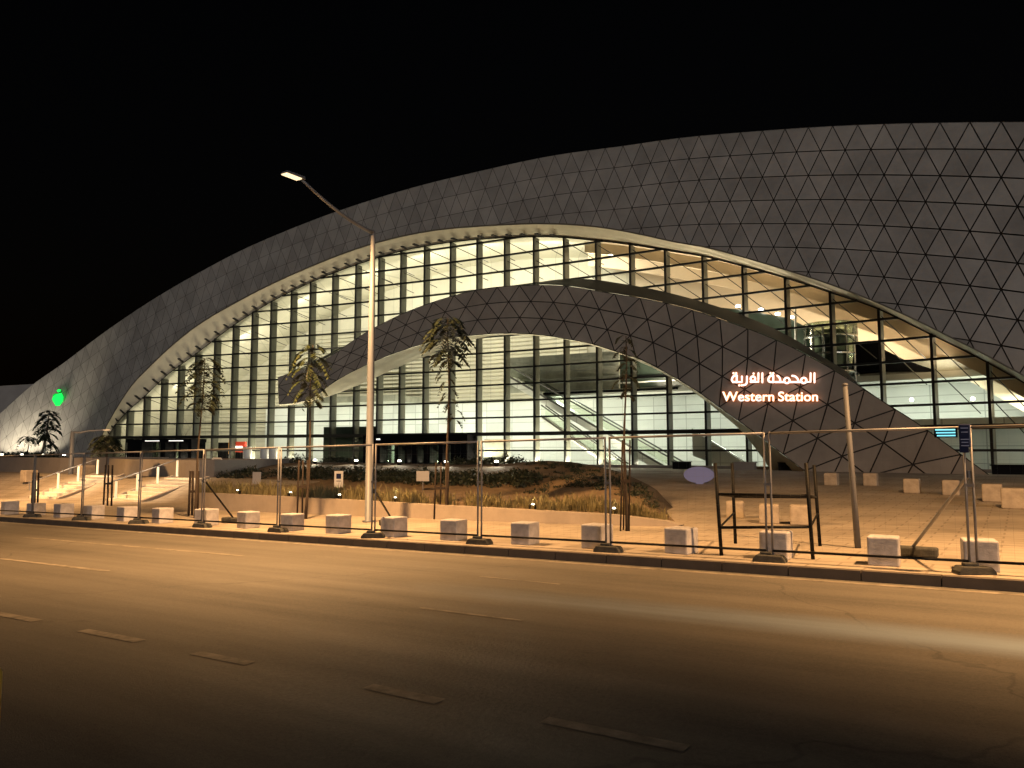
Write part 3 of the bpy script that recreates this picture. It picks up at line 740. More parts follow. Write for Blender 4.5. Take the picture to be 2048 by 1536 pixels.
# ---- green emblem on the left flank of the shell
ec = P(118, 797, s_shell(118, 797) - .35)
EM = thing('green_emblem', ec, 'glowing green leaf shaped emblem on the left shell flank', 'emblem')
def flat(pts, m, name, s=.35, th=.15, par=EM):
    f = [P(x, y, s_shell(118, 797) - s) for x, y in pts]; b = [P(x, y, s_shell(118, 797) - s + th) for x, y in pts]; n = len(pts)
    MB().add(f + b, [tuple(range(n)), tuple(range(2*n - 1, n - 1, -1))] + [(i, n + i, n + (i+1) % n, (i+1) % n) for i in range(n)]).build(name, m, par)
flat([(104, 799), (106, 793), (113, 788), (123, 785.5), (127, 794), (126, 802), (121, 809), (116, 818), (111, 811)], M_emblem, 'leaf')
flat([(113, 781), (117, 778), (122, 779), (121, 783), (116, 785)], M_emblem, 'leaf_tip')
flat([(105, 790), (112, 786), (114, 789), (107, 793)], M_emblemd, 'leaf_fold', .30)

# ---- lower wing behind the station on the far left
wx = lin(-140, 110, 16)
WG = thing('station_wing', P(0, 905, 6), 'low plain wing behind the left end of the shell', 'building')
mb = MB(); A = [P(x, 940, 8) for x in wx]; B = [P(x, 772 - .06 * x if x > -200 else 772, 9) for x in wx]; mb.strip(A, B); mb.build('wall', M_plain, WG)
MB().strip(B, [IN(p, 20) for p in B]).build('roof', M_plain, WG)

# ================================================================== PLAZA WORK
def box_tn(mb, t0, t1, n0, n1, z0, z1):
    return mb.hexa([W(t0, n0, z0), W(t1, n0, z0), W(t1, n1, z0), W(t0, n1, z0)], [W(t0, n0, z1), W(t1, n0, z1), W(t1, n1, z1), W(t0, n1, z1)])
# long low planter wall, tapering to the right
def pw_n(px): return 17.0 + .55 * max(0, (px - 1050) / 300.) ** 2
pxs = [402] + lin(440, 1290, 18) + [1325, 1345, 1356]
ptw = [at_n(p, pw_n(p)) for p in pxs]
def wall_top(px):
    g = gz(at_n(px, pw_n(px)), pw_n(px)); return g + float(np.interp(px, [400, 600, 850, 1214, 1330, 1356], [.60, .52, .40, .27, .12, .03]))
fr = [(W(at_n(p, pw_n(p)), pw_n(p), gz(at_n(p, pw_n(p)), 16.9) - .1), p) for p in pxs]
f0 = [a for a, p in fr]; f1 = [Vector((a.x, a.y, wall_top(p))) for a, p in fr]
nv = W(0, 1) * .28
b1 = [p + nv for p in f1]; b0 = [p + nv for p in f0]
mb = MB(); mb.strip(f0, f1); mb.strip(f1, b1); mb.strip(b1, b0); mb.poly([f0[0], f1[0], b1[0], b0[0]])
tag(mb.build('planter_wall', M_stone), 'long low stone planter wall in front of the grasses', 'planter')
# planted bank behind it
crest = crv([(395, 944), (430, 934), (500, 928), (600, 925.5), (800, 927), (950, 929), (1010, 928), (1050, 924), (1100, 921.5), (1150, 927), (1220, 944), (1280, 972), (1330, 1004), (1360, 1022)])
def bank_cols(lo, hi, n=9):
    out = []
    for p in lin(398, 1352, 64):
        a = W(at_n(p, pw_n(p) + .2), pw_n(p) + .2, wall_top(p) - .05)
        nc = 29.0 - max(0, (p - 1150) / 200.) * 8; tc = at_n(p, nc); cw = W(tc, nc); u, w = pix(p, crest(p)); zc_ = mix(max(CZ + w * cw.y, gz(tc, nc) + .02), gz(tc, nc) - .06, sstep((p - 1285) / 60))
        c = Vector((cw.x, cw.y, zc_)); col = []
        for k in lin(lo, hi, n):
            lf = sstep((p - 1060) / 120); z = mix(a.z, c.z, mix(.25 * k + .75 * sstep((k - .45) / .55), k, lf)); q = a.lerp(c, k); col.append(Vector((q.x, q.y, z)))
        out.append(col)
    return out
cols1 = bank_cols(0, .62); mb = MB()
for i in range(len(cols1) - 1): mb.strip(cols1[i], cols1[i + 1])
tag(mb.build('flower_bed', M_soil, smooth=True), kind='structure')
cols2 = bank_cols(.62, 1.); mb = MB()
for c in cols2: c.append(c[-1] + W(0, .8) + Vector((0, 0, -.03))); c.append(c[-1] + W(0, .1) + Vector((0, 0, -1.6)))
for i in range(len(cols2) - 1): mb.strip(cols2[i], cols2[i + 1])
tag(mb.build('mound', M_mound, smooth=True), kind='structure')
def bank_pt(px, k):
    i = (px - 398) / (1352 - 398) * 63; i0 = max(0, min(62, int(i))); f = i - i0
    src, kk = (cols1, k / .62) if k <= .62 else (cols2, (k - .62) / .38)
    j = kk * 8; j0 = max(0, min(7, int(j))); g = j - j0
    return (src[i0][j0].lerp(src[i0][j0 + 1], g)).lerp(src[i0 + 1][j0].lerp(src[i0 + 1][j0 + 1], g), f)
# dry ornamental grass along the planter front
mb = MB()
def tuft(mb, p, h, n, spread):
    for _ in range(n):
        a = random.uniform(0, 2*math.pi); r = spread * random.random(); b = p + Vector((math.cos(a) * r, math.sin(a) * r, -.03))
        hh = h * random.uniform(.55, 1.1); ln = hh * random.uniform(.1, .55); d = Vector((math.cos(a), math.sin(a), 0)); w = Vector((-d.y, d.x, 0)) * random.uniform(.007, .014)
        m_ = b + d * ln * .35 + Vector((0, 0, hh * .62)); t_ = b + d * ln + Vector((0, 0, hh * random.uniform(.85, 1.)))
        mb.add([b - w, b + w, m_ + w * .8, m_ - w * .8, t_], [(0, 1, 2, 3), (3, 2, 4)])
for px_ in np.arange(405, 1325, 3.2):
    dens = float(np.interp(px_, [405, 560, 700, 830, 850, 930, 960, 1330], [.9, .9, 1., .9, .45, .35, .85, 1.]))
    for k in (.03, .075, .12):
        if random.random() < dens * (.72 - k * 1.6):
            p = bank_pt(px_ + random.uniform(-4, 4), k + random.uniform(-.02, .03)); tuft(mb, p, random.uniform(.22, .56) * (1 if px_ < 1000 else .85), 15, .15)
tag(mb.build('ornamental_grass', M_grass), 'dry yellow grasses growing along the low planter wall', 'grass', kind='stuff')
# dark shrubs on the bank
def leafball(mb, c, rx, rz, n, sz):
    for _ in range(n):
        v = Vector((random.gauss(0, 1), random.gauss(0, 1), random.gauss(0, 1))).normalized(); r = random.uniform(.5, 1.05)
        p = c + Vector((v.x * rx * r, v.y * rx * r, abs(v.z) * rz * r)); a = Vector((random.uniform(-1, 1), random.uniform(-1, 1), random.uniform(-.6, 1))).normalized(); b = a.cross(v)
        if b.length < .1: continue
        b.normalize(); l = sz * random.uniform(.6, 1.3)
        mb.add([p - b * l * .3, p + a * l * .5 - b * l * .1, p + a * l, p + b * l * .3], [(0, 1, 2, 3)])
mb = MB()
for px_ in np.arange(440, 1075, 7):
    for k in (.60, .66, .72):
        if random.random() < (.75 if px_ > 560 else .4): leafball(mb, bank_pt(px_ + random.uniform(-5, 5), k + random.uniform(-.04, .04)), random.uniform(.3, .55), random.uniform(.18, .36), 46, .15)
for px_ in list(np.arange(566, 620, 14)) + list(np.arange(650, 700, 16)) + list(np.arange(905, 980, 12)) + list(np.arange(1005, 1035, 10)):
    leafball(mb, bank_pt(px_ + random.uniform(-5, 5), .99) + W(0, .3), random.uniform(.3, .5), random.uniform(.25, .55), 70, .17)
for _ in range(150):
    px_ = random.uniform(1040, 1310); k = random.uniform(.42, .97)
    leafball(mb, bank_pt(px_, k), random.uniform(.10, .28), random.uniform(.05, .16), 26, .09)
tag(mb.build('shrub_foliage', M_leafd), 'dark low shrubs massed along the planted bank', 'shrubs', kind='stuff')

# dark stone planters on the left, with hedge
def raised(px0, px1, n0, ztop, label, wob):
    root = thing('raised_planter', W(at_n((px0 + px1) / 2, n0), n0, PLAZA), label, 'planter', 'raised planters before the left entrance')
    xs = lin(px0, px1, 22); F0 = []; F1 = []
    for p in xs:
        f = (p - px0) / (px1 - px0); n = n0 + wob(f); t = at_n(p, n); F0.append(W(t, n, gz(t, n) - .3)); F1.append(W(t, n, ztop))
    nb = W(0, 1) * .35; B1 = [p + nb for p in F1]; B0 = [Vector((p.x, p.y, ztop - .12)) for p in B1]
    mb = MB(); mb.strip(F0, F1); mb.strip(F1, B1); mb.strip(B1, B0)
    E0 = [p + W(0, 1) * 5 for p in F0]; E1 = [p + W(0, 1) * 5 for p in F1]
    for i in (0, -1): mb.poly([F0[i], F1[i], E1[i], E0[i]])
    mb.strip(E0, E1); mb.build('wall', M_dstone, root)
    MB().strip(B0, [Vector((p.x, p.y, ztop - .1)) for p in E1]).build('soil', M_mound, root)
    return root
raised(-260, 188, 23.6, 1.40, 'dark stone planter with hedge at the far left', lambda f: -1.3 * (1 - f) ** 2 * (f > 0) + 1.2 * max(0, (f - .8) / .2) ** 2)
raised(222, 432, 23.6, 1.36, 'dark stone planter right of the far left hedge planter', lambda f: 1.2 * max(0, (.2 - f) / .2) ** 2 + .6 * max(0, (f - .85) / .15))
mb = MB()
for px_ in np.arange(-240, 112, 4): 
    t = at_n(px_, 26.2); leafball(mb, W(t, 26.2 + random.uniform(-.3, .3), 1.3), .5, random.uniform(.35, .5), 60, .17)
tag(mb.build('hedge', M_leafd), 'dark clipped hedge growing in the far left planter', 'hedge')

# stairs
def stairs(px0, py0, width, label):
    p = gp(px0, py0); t0, n0 = TN(p.x, p.y); n0 = 19.3; t0 = at_n(px0, n0)
    base = gz(t0, 17); rise = (PLAZA - base + .02) / 7
    root = thing('outdoor_stairs', W(t0, n0, base), label, 'stairs', 'stairs up to the left entrance')
    for k in range(7):
        mb = MB(); box_tn(mb, t0, t0 + width, n0 + k * .46, n0 + 3.5, base + rise * k - .1, base + rise * (k + 1)); mb.build('step', M_step, root)
    for sd in (-.22, width):
        mb = MB(); z0 = base; L = 3.3
        mb.hexa([W(t0 + sd, n0, z0 - .3), W(t0 + sd + .2, n0, z0 - .3), W(t0 + sd + .2, n0 + L, z0 - .3), W(t0 + sd, n0 + L, z0 - .3)],
                [W(t0 + sd, n0, z0 + .12), W(t0 + sd + .2, n0, z0 + .12), W(t0 + sd + .2, n0 + L, z0 + rise * 7 + .12), W(t0 + sd, n0 + L, z0 + rise * 7 + .12)]); mb.build('side_wall', M_stone, root)
    return t0, n0, base, rise
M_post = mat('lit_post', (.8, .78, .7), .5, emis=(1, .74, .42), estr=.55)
def railing(t, n0, base, rise, label, nposts=4):
    root = thing('stair_railing', W(t, n0, base), label, 'railing', 'railings on the left stairs')
    top = []
    for k in range(nposts):
        n = n0 + .1 + k * 1.0; z = base + rise * min(7, (n - n0) / .46) + .1
        MB().tube([W(t, n, z), W(t, n, z + .78)], .055, 8).build('post', M_post, root); top.append(W(t, n, z + .82))
    top = [top[0] + W(0, -.35, 0) + Vector((0, 0, -.5)), top[0] + W(0, -.4) + Vector((0, 0, -.12))] + top
    MB().tube(top, .025, 6).build('handrail', M_galv, root)
    ld = bpy.data.lights.new('stair_light', 'SPOT'); ld.energy = 420; ld.color = (1, .76, .48); ld.spot_size = R(105); ld.spot_blend = .7; ld.shadow_soft_size = .1  # added spot above the steps to brighten them, no fitting there
    lo = bpy.data.objects.new('stair_light', ld); COL.objects.link(lo); lo.location = W(t + .9, n0 + 1.6, base + 3.4)
for px0, wd, nm in ((222, 2.6, 'second'), (68, 2.6, 'first')):
    lab = 'pale stone steps beside the middle planter wall' if px0 == 222 else 'pale stone steps nearest the left edge of the plaza'
    t0, n0, base, rise = stairs(px0, 1005, wd, lab)
    railing(t0 + .5, n0, base, rise, 'white posted handrail on the steps beside the middle planter' if px0 == 222 else 'white posted handrail on the steps nearest the left edge')

# concrete cubes
def cube_mesh(sz):
    mb = MB(); h = sz / 2
    mb.box((0, 0, h), (h, 0, 0), (0, h, 0), (0, 0, h)); return mb
cb = None; cb2 = None; M_conc2 = mat('tan_concrete', (.37, .315, .25), .85, var=.25, vscale=5, bump=.5, bscale=45); ordn = ['first', 'second', 'third', 'fourth', 'fifth', 'sixth', 'seventh', 'eighth', 'ninth', 'tenth', 'eleventh', 'twelfth', 'thirteenth', 'fourteenth', 'fifteenth', 'sixteenth', 'seventeenth', 'eighteenth']
def put_cube(p, label, group, scale=1.0, rz=-AR):
    global cb, cb2
    if cb is None:
        cb = cube_mesh(.44).build('concrete_cube', M_conc, origin=Vector((0, 0, 0)), bevel=.025); o = cb
    elif group == 'concrete cubes along the kerb':
        o = cb.copy(); COL.objects.link(o)
    elif cb2 is None:
        cb2 = cube_mesh(.44).build('concrete_cube', M_conc2, origin=Vector((0, 0, 0)), bevel=.03); o = cb2
    else:
        o = cb2.copy(); COL.objects.link(o)
    o.location = p; o.rotation_euler.z = rz; o.scale = (scale,) * 3
    tag(o, label, 'bollard', group); return o
front = [30, 82, 137, 197, 263, 333, 420, 503, 590, 681, 791, 909, 1050, 1192, 1358, 1545, 1757, 1945]
spec = {681: 'pale concrete cube left of the tall lamp post foot', 791: 'pale concrete cube right of the tall lamp post foot', 1545: 'pale concrete cube behind the fence foot inside the scaffold frame', 1757: 'pale concrete cube between scaffold frame and braced fence post', 1945: 'pale concrete cube behind the fence post carrying the blue signal'}
for i, px_ in enumerate(front):
    n = 12.85; t = at_n(px_, n)
    put_cube(W(t, n, gz(t, n) - .004), spec.get(px_, 'pale concrete cube, %s from the left in the kerb row' % ordn[i]), 'concrete cubes along the kerb', .92 + .1 * random.random(), -AR + random.uniform(-.16, .16))
for i, (px_, py_, s) in enumerate(((1465, 1037, 1.0), (1533, 1048, 1.05), (1596, 1051, 1.05))):
    put_cube(gp(px_, py_) + W(0, .25), ['left of three cubes behind the scaffold frame', 'middle of three cubes behind the scaffold frame', 'right of three cubes behind the scaffold frame'][i], 'cubes behind the scaffold frame', s, -AR + .25)
for i, (px_, py_, s) in enumerate(((1661, 971, 1.0), (1740, 972, 1.), (1823, 987, 1.), (1902, 991, 1.), (1985, 1004, 1.05), (2027, 1018, 1.1))):
    put_cube(gp(px_, py_) + W(0, .25), ['concrete cube below the pale slim post, near the canopy foot', 'cube just right of the slim post near the canopy foot', 'cube in mid plaza before the canopy base, third of its row', 'cube left of the braced post, far row before the canopy', 'cube right of the braced post, farther of two at the right edge', 'nearer of two cubes together at the right edge of the plaza'][i], 'cubes in the far row before the canopy', s * 1.15)
for i, px_ in enumerate((50, 165)):
    put_cube(gp(px_, 960) + W(0, .2), ['cube on the slope below the far left planter', 'cube on the slope between the two stairs'][i], 'cubes beside the stairs', 1.5)
# dark blocks at the foot of the glass
for i, (x, s_, m) in enumerate(((1362, 1.0, M_dark), (1487, 1.2, M_dstone), (1572, .9, M_dark), (2022, 1.8, M_dark))):
    p = PU((x - 1024) / F, ZB - .03, -2.2); o = MB(); o.box(p + Vector((0, 0, .26)), tdir * .6 * s_, NIN * .3, (0, 0, .26)); o.box(p + Vector((0, 0, .55)), tdir * .66 * s_, NIN * .34, (0, 0, .03))
    tag(o.build('stone_bench', m), ['dark block bench left of the pale blue disc', 'grey block bench right of the pale blue disc', 'dark block bench at the inner canopy foot', 'wide dark block bench right of the outer canopy foot'][i], 'bench', 'block benches at the foot of the glass')
# made-up pale blue disc in place of a blurred smudge
p = gp(1398, 968); p.z += .40; dsc = MB()
pts = [p + Vector((.64 * math.cos(a), -.12 * math.cos(a), .36 * math.sin(a))) for a in lin(0, 2*math.pi, 33)[:-1]]
bk = [q + NIN * .12 for q in pts]; n = 32
dsc.add(pts + bk, [tuple(range(n)), tuple(range(2*n - 1, n - 1, -1))] + [(i, n + i, n + (i+1) % n, (i+1) % n) for i in range(n)])
dsc.box(p + NIN * .06 - Vector((0, 0, .37)), (.16, 0, 0), (0, .08, 0), (0, 0, .035))
tag(dsc.build('oval_sign', M_lav), 'pale blue oval disc standing before the glass foot', 'sign')

# fence panels, feet, braces
FN = 12.4; FH = 2.02
fpx = [75, 173, 286, 412, 562, 750, 960, 1214, 1532, 1932]
ft = [at_n(p, FN) for p in fpx]; ft = [ft[0] - 9.3, ft[0] - 6.2, ft[0] - 3.1] + ft + [ft[-1] + 2.85, ft[-1] + 5.7]
nm = ['fence panel ending at the left edge of the photo', None]
names = {3: 'between the two leftmost stake bundles', 4: 'before the first stairs', 5: 'before the second stairs', 6: 'left of the second fence brace foot', 7: 'ending left of the tall lamp post', 8: 'crossing the tall lamp post to the right', 9: 'before the third young tree', 10: 'left of the scaffold frame', 11: 'behind the scaffold frame', 12: 'right of the scaffold frame'}
for i in range(len(ft) - 1):
    a, b = ft[i] + .045, ft[i + 1] - .045
    za, zb = gz(a, 12.4), gz(b, 12.4)
    lab = 'galvanised mesh site fence panel, bay %s along the kerb from the far left' % (ordn[i])
    if 3 <= i < 13 and i in names: lab = 'open steel site fence panel %s' % names[i]
    root = thing('site_fence', W(a, FN, za), lab, 'fence', 'site fence panels along the kerb')
    for t, z in ((a, za), (b, zb)): MB().tube([W(t, FN, z + .06), W(t, FN, z + FH)], .018, 8).build('post', M_galv, root, smooth=True)
    MB().tube([W(a, FN, za + FH - .02), W(b, FN, zb + FH - .02)], .019, 8).build('top_rail', M_galv, root, smooth=True)
    MB().tube([W(a, FN, za + .17), W(b, FN, zb + .17)], .019, 8).build('bottom_rail', M_black, root, smooth=True)
    mw = MB()
    for k in range(1, int((b - a) / .15) + 1):
        t = a + (b - a) * k / (int((b - a) / .15) + 1); z = mix(za, zb, (t - a) / (b - a)); mw.tube([W(t, FN, z + .17), W(t, FN, z + FH - .03)], .0006, 3)
    for k in range(1, 8): mw.tube([W(a, FN, za + .17 + k * .23), W(b, FN, zb + .17 + k * .23)], .0006, 3)
    mw.build('mesh_infill', M_galv, root)
    MB().box(W(a - .045, FN, za + 1.2), W(.06, 0), W(0, .03), (0, 0, .02)).build('clamp', M_galv, root)
foot0 = None
for i, t in enumerate(ft[:-1]):
    z = gz(t, 12.4)
    if foot0 is None:
        mb = MB(); v = [(-.25, 0), (-.24, .05), (-.19, .11), (.19, .11), (.24, .05), (.25, 0)]
        A = [Vector((x, -.12, z_)) for x, z_ in v]; B = [Vector((x, .12, z_)) for x, z_ in v]
        mb.add(A + B, [tuple(range(6)), tuple(range(11, 5, -1))] + [(k, 6 + k, 6 + (k+1) % 6, (k+1) % 6) for k in range(6)])
        mb.box((-.05, 0, .13), (.09, 0, 0), (0, .05, 0), (0, 0, .025))
        foot0 = mb.build('ballast_block', M_rubber, origin=Vector((0, 0, 0)), bevel=.015); o = foot0
    else:
        o = foot0.copy(); COL.objects.link(o)
    o.location = W(t, FN, z - .003); o.rotation_euler.z = -AR + R(random.choice((0, 90, 80, 12))) * .35
    tag(o, 'dark block foot under the fence post, %s from the left along the kerb' % ordn[i], 'fence foot', 'block feet under the fence posts')
def brace(t_top, z_top, px_, py_, label, lblock):
    g = gp(px_, py_); z = gz(*TN(g.x, g.y))
    mb = MB(); mb.tube([W(t_top, FN + .03, z_top), g + Vector((0, 0, .14))], .024, 8)
    mb.tube([W(t_top, FN + .03, z_top) + Vector((0, 0, .05)), W(t_top, FN + .03, z_top) - Vector((0, 0, .05))], .035, 8)
    tag(mb.build('fence_brace', M_galv if px_ > 1500 else M_black), label, 'brace', 'braces behind the fence')
    mb = MB(); mb.box(g + Vector((0, 0, .075)), W(.36, 0), W(0, .13), (0, 0, .075))
    tag(mb.build('ballast_block', M_rubber, bevel=.03), lblock, 'ballast block', 'ballast blocks under the braces')
brace(ft[12], gz(ft[12], 13) + 1.35, 1826, 1112, 'diagonal steel brace on the fence post with blue signal', 'grey ballast block between cube and blue signal post')
brace(ft[6], gz(ft[6], 13) + 1.2, 466, 1046, 'thin dark brace left of the cube row middle', 'dark ballast block left of the fourth tree stake')
brace(ft[8], gz(ft[8], 13) + 1.0, 785, 1052, 'thin dark brace just right of the tall lamp post', 'dark ballast block behind the cube right of the lamp')

# blue signal on the fence post
tS = ft[12]; zS = gz(tS, 12.4)
sgp = W(tS - .02, FN - .08, zS)
Bs = thing('pedestrian_signal', sgp + Vector((0, 0, 1.7)), 'navy signal box with cyan light bars on the fence post', 'signal')
MB().box(sgp + Vector((0, 0, 1.88)), W(.07, 0), W(0, .06), (0, 0, .16)).build('housing', M_navy, Bs, bevel=.015)
MB().box(sgp + Vector((0, 0, 1.70)) + W(-.015, -.01), W(.055, 0), W(0, .05), (0, 0, .05)).build('base', M_navy, Bs)
for k, (dz_, w_) in enumerate(((1.985, .045), (1.93, .04), (1.83, .05), (1.79, .04), (1.745, .045))): MB().box(sgp + Vector((0, 0, dz_)) + W(0, -.063), W(w_, 0), W(0, .004), (0, 0, .006)).build('mark', mat('mark_blue', (.35, .42, .7), .5) if k == 0 else MATS['mark_blue'], Bs)
MB().box(sgp + Vector((0, 0, 1.925)) + W(-.23, 0), W(.14, 0), W(0, .03), (0, 0, .065)).build('light_panel', M_dark, Bs)
for k in range(3): MB().tube([sgp + Vector((0, 0, 1.965 - .04 * k)) + W(-.355 + .01 * k, -.033), sgp + Vector((0, 0, 1.965 - .04 * k)) + W(-.11, -.033)], .010, 8).build('light_bar', M_cyan, Bs)

# scaffold frame
q = [gp(1443, 1111), gp(1626, 1119), gp(1640, 1092), gp(1471, 1087)]
SCF = thing('scaffold_frame', q[0], 'black steel scaffold frame standing on the pavement behind the kerb', 'scaffold')
tops = [(1430, 926), (1612, 926), (1628, 930), (1464, 926)]
Tp = []
for b, (tx, ty) in zip(q, tops):
    u, w = pix(tx, ty); Yt = b.y * 1.0; Tp.append(Vector((u * Yt, Yt, CZ + w * Yt)))
for b, t_ in zip(q, Tp): MB().tube([b - Vector((0, 0, .005)), t_], .030, 10).build('upright', M_black, SCF, smooth=True)
def sl(i, f): return q[i].lerp(Tp[i], f)
for (i, j, f, g_) in ((0, 1, .66, .66), (3, 2, .58, .60), (0, 1, .30, .335)): MB().tube([sl(i, f), sl(j, g_)], .024, 8).build('ledger', M_black, SCF, smooth=True)
for (i, j, f, g_) in ((0, 3, .30, .38), (1, 2, .335, .40), (1, 2, .66, .60), (0, 3, .66, .58)): MB().tube([sl(i, f), sl(j, g_)], .018, 8).build('transom', M_black, SCF, smooth=True)

# lamps
def lamp_post(base, height, arm_vec, label, r0=.105, head=True):
    root = thing('street_lamp', base, label, 'street lamp', 'street lamps along the road')
    top = base + Vector((0, 0, height))
    MB().lathe(base, [(r0 * 1.6, 0), (r0 * 1.6, .04), (r0, .05), (r0 * .95, height * .5), (r0 * .6, height - .02), (r0 * .3, height + .03)], 14).build('pole', M_pole, root, smooth=True)
    a = top - Vector((0, 0, .06)); arm = Vector(arm_vec); pts = [a + arm * f + Vector((0, 0, 0)) for f in (0,)]
    pts = [a.lerp(a + arm, f) + Vector((0, 0, .12 * math.sin(math.pi * f) * -1)) for f in lin(0, 1, 9)]
    MB().tube(pts, [.055 - .02 * f for f in lin(0, 1, 9)], 20).build('arm', M_pole, root, smooth=True).cycles.shadow_terminator_geometry_offset = .3
    e = pts[-1]; d = Vector((arm.x, arm.y, 0)).normalized(); s_ = Vector((-d.y, d.x, 0))
    hd = MB(); hd.hexa([e + s_ * .10 - d * .05, e + s_ * .14 + d * .6, e - s_ * .14 + d * .6, e - s_ * .10 - d * .05], [e + s_ * .06 - d * .05 + Vector((0, 0, .1)), e + s_ * .1 + d * .55 + Vector((0, 0, .07)), e - s_ * .1 + d * .55 + Vector((0, 0, .07)), e - s_ * .06 - d * .05 + Vector((0, 0, .1))])
    h = hd.build('lamp_head', M_pole, root, bevel=.02)
    MB().box(e + d * .33 - Vector((0, 0, .012)), d * .24, s_ * .10, (0, 0, .012)).build('lens', M_led, h)
    return e + d * .62 - Vector((0, 0, .10))
pb = gp(737, 1044); 
tl, nl = TN(pb.x, pb.y); pb = W(tl, nl, gz(tl, nl))
u, w = pix(748, 462); ptop = CZ + w * pb.y
hu, hw = pix(604, 360); hn = nl - 2.6
thx = at_n(1024 + F * hu, hn); hp = W(thx, hn); hp.z = CZ + hw * hp.y
armv = hp - Vector((pb.x, pb.y, ptop - .06))
LAMPS = [lamp_post(pb, ptop - pb.z, armv, 'tall pale street lamp with long arm behind the fence')]
armg = Vector((armv.x, armv.y, armv.z))
for dt_ in (-25, 17, 34):
    t = tl + dt_; LAMPS.append(lamp_post(W(t, nl, gz(t, nl)), ptop - pb.z, armg, 'street lamp further along the road to the left' if dt_ < 0 else ('street lamp along the road past the right edge' if dt_ == 17 else 'last street lamp down the road past the right edge')))
# short lamp post by the left planters
g = W(at_n(147, 22.8), 22.8, PLAZA - .2); u, w = pix(151, 863)
root = thing('path_lamp', g, 'short pale lamp post with curved arm by the left planter', 'lamp post')
zt = CZ + w * g.y; MB().lathe(g, [(.15, 0), (.13, .4), (.11, zt - g.z)], 12).build('pole', M_pole, root, smooth=True)
e0 = Vector((g.x, g.y, zt - .04)); MB().tube([e0, e0 + Vector((.45, 0, -.02)), e0 + Vector((1.0, 0, .08)), e0 + Vector((1.75, 0, .12))], [.07, .05, .045, .04], 8).build('arm', M_pole, root, smooth=True)
MB().box(e0 + Vector((1.95, 0, .12)), (.2, 0, 0), (0, .09, 0), (0, 0, .04)).build('lamp_head', M_white2, root, bevel=.02)
# bent garden lamp by the hedge
g = W(at_n(92, 27.5), 27.5, 1.25); u, w = pix(92, 830); zt = CZ + w * g.y
root = thing('garden_lamp', g, 'small white bent garden lamp beside the far left tree', 'lamp post')
MB().tube([g, Vector((g.x, g.y, zt - .25)), Vector((g.x - .08, g.y, zt - .05)), Vector((g.x - .35, g.y, zt))], .10, 8).build('pole', M_white2, root, smooth=True)
# slim pale post on the right
g = gp(1716, 1096); u, w = pix(1699, 770); tp_ = Vector((g.x - .12, g.y, CZ + w * g.y))
mb = MB(); mb.tube([g - Vector((0, 0, .02)), g.lerp(tp_, .5), tp_], [.055, .048, .042], 12); mb.lathe(tp_, [(.046, -.02), (.052, .02), (.02, .035)], 12)
tag(mb.build('slim_post', mat('slim_post_paint', (.115, .12, .135), .6), smooth=True), 'slim pale post standing right of the scaffold frame', 'post')

# small signs in the planting bed
def board(px_, ptop_, pbot, wpx, k, m, label, mark=False):
    p = bank_pt(px_, k); sc_ = p.y / F; h = (pbot - ptop_) * sc_; wd = wpx * sc_ / 2; u, w = pix(px_, ptop_); zt = CZ + w * p.y
    root = thing('notice_board', p, label, 'notice board', 'notice boards in the planting')
    x = Vector((1, -.15, 0)).normalized()
    MB().box(Vector((p.x, p.y, zt - h / 2)), x * wd, Vector((.003, .02, 0)), (0, 0, h / 2)).build('board', m, root)
    MB().tube([p - Vector((0, 0, .1)), Vector((p.x, p.y + .03, zt - .05))], .02, 6).build('stake', M_galv, root)
    if mark:
        MB().box(Vector((p.x, p.y - .022, zt - h * .32)), x * wd * .55, Vector((0, .004, 0)), (0, 0, h * .16)).build('symbol', M_navy, root)
        MB().box(Vector((p.x, p.y - .022, zt - h * .62)), x * wd * .5, Vector((0, .004, 0)), (0, 0, h * .02)).build('line', M_navy, root)
board(517, 944, 968, 17, .30, M_signg, 'small pale notice board left of the second tree')
board(680, 942, 974, 18, .30, M_signw, 'white notice board with dark symbol left of the lamp post', True)
board(847, 942, 962, 26, .42, M_signg, 'wide grey notice board left of the third tree')
# hoop barrier by the left entrance
g = W(at_n(437, 27.5), 27.5, PLAZA); w0 = 13 * g.y / F
u, w = pix(437, 917); zt = CZ + w * g.y
x = Vector((1, -.2, 0)); mb = MB(); mb.tube([g - x * w0, Vector((g.x, g.y, zt - .2)) - x * w0, Vector((g.x, g.y, zt)) - x * (w0 - .15), Vector((g.x, g.y, zt)) + x * (w0 - .15), Vector((g.x, g.y, zt - .2)) + x * w0, g + x * w0], .055, 8)
tag(mb.build('hoop_barrier', M_white2, smooth=True), 'white hoop barrier at the left end of the planted bank', 'barrier')
# yellow post at the very left edge
g = gp(-6, 1900); 
yp = W(0, 0)
u, w = pix(-8, 1345); Y = 3.2; tt, nn_ = TN(u * Y, Y); zt = CZ + w * Y
mb = MB(); mb.lathe((u * Y, Y, gz(tt, 5)), [(.024, 0), (.024, zt - gz(tt, 5)), (.016, zt - gz(tt, 5) + .015)], 12)
tag(mb.build('marker_post', M_yellow, smooth=True), 'thin yellow marker post at the near left edge', 'post')

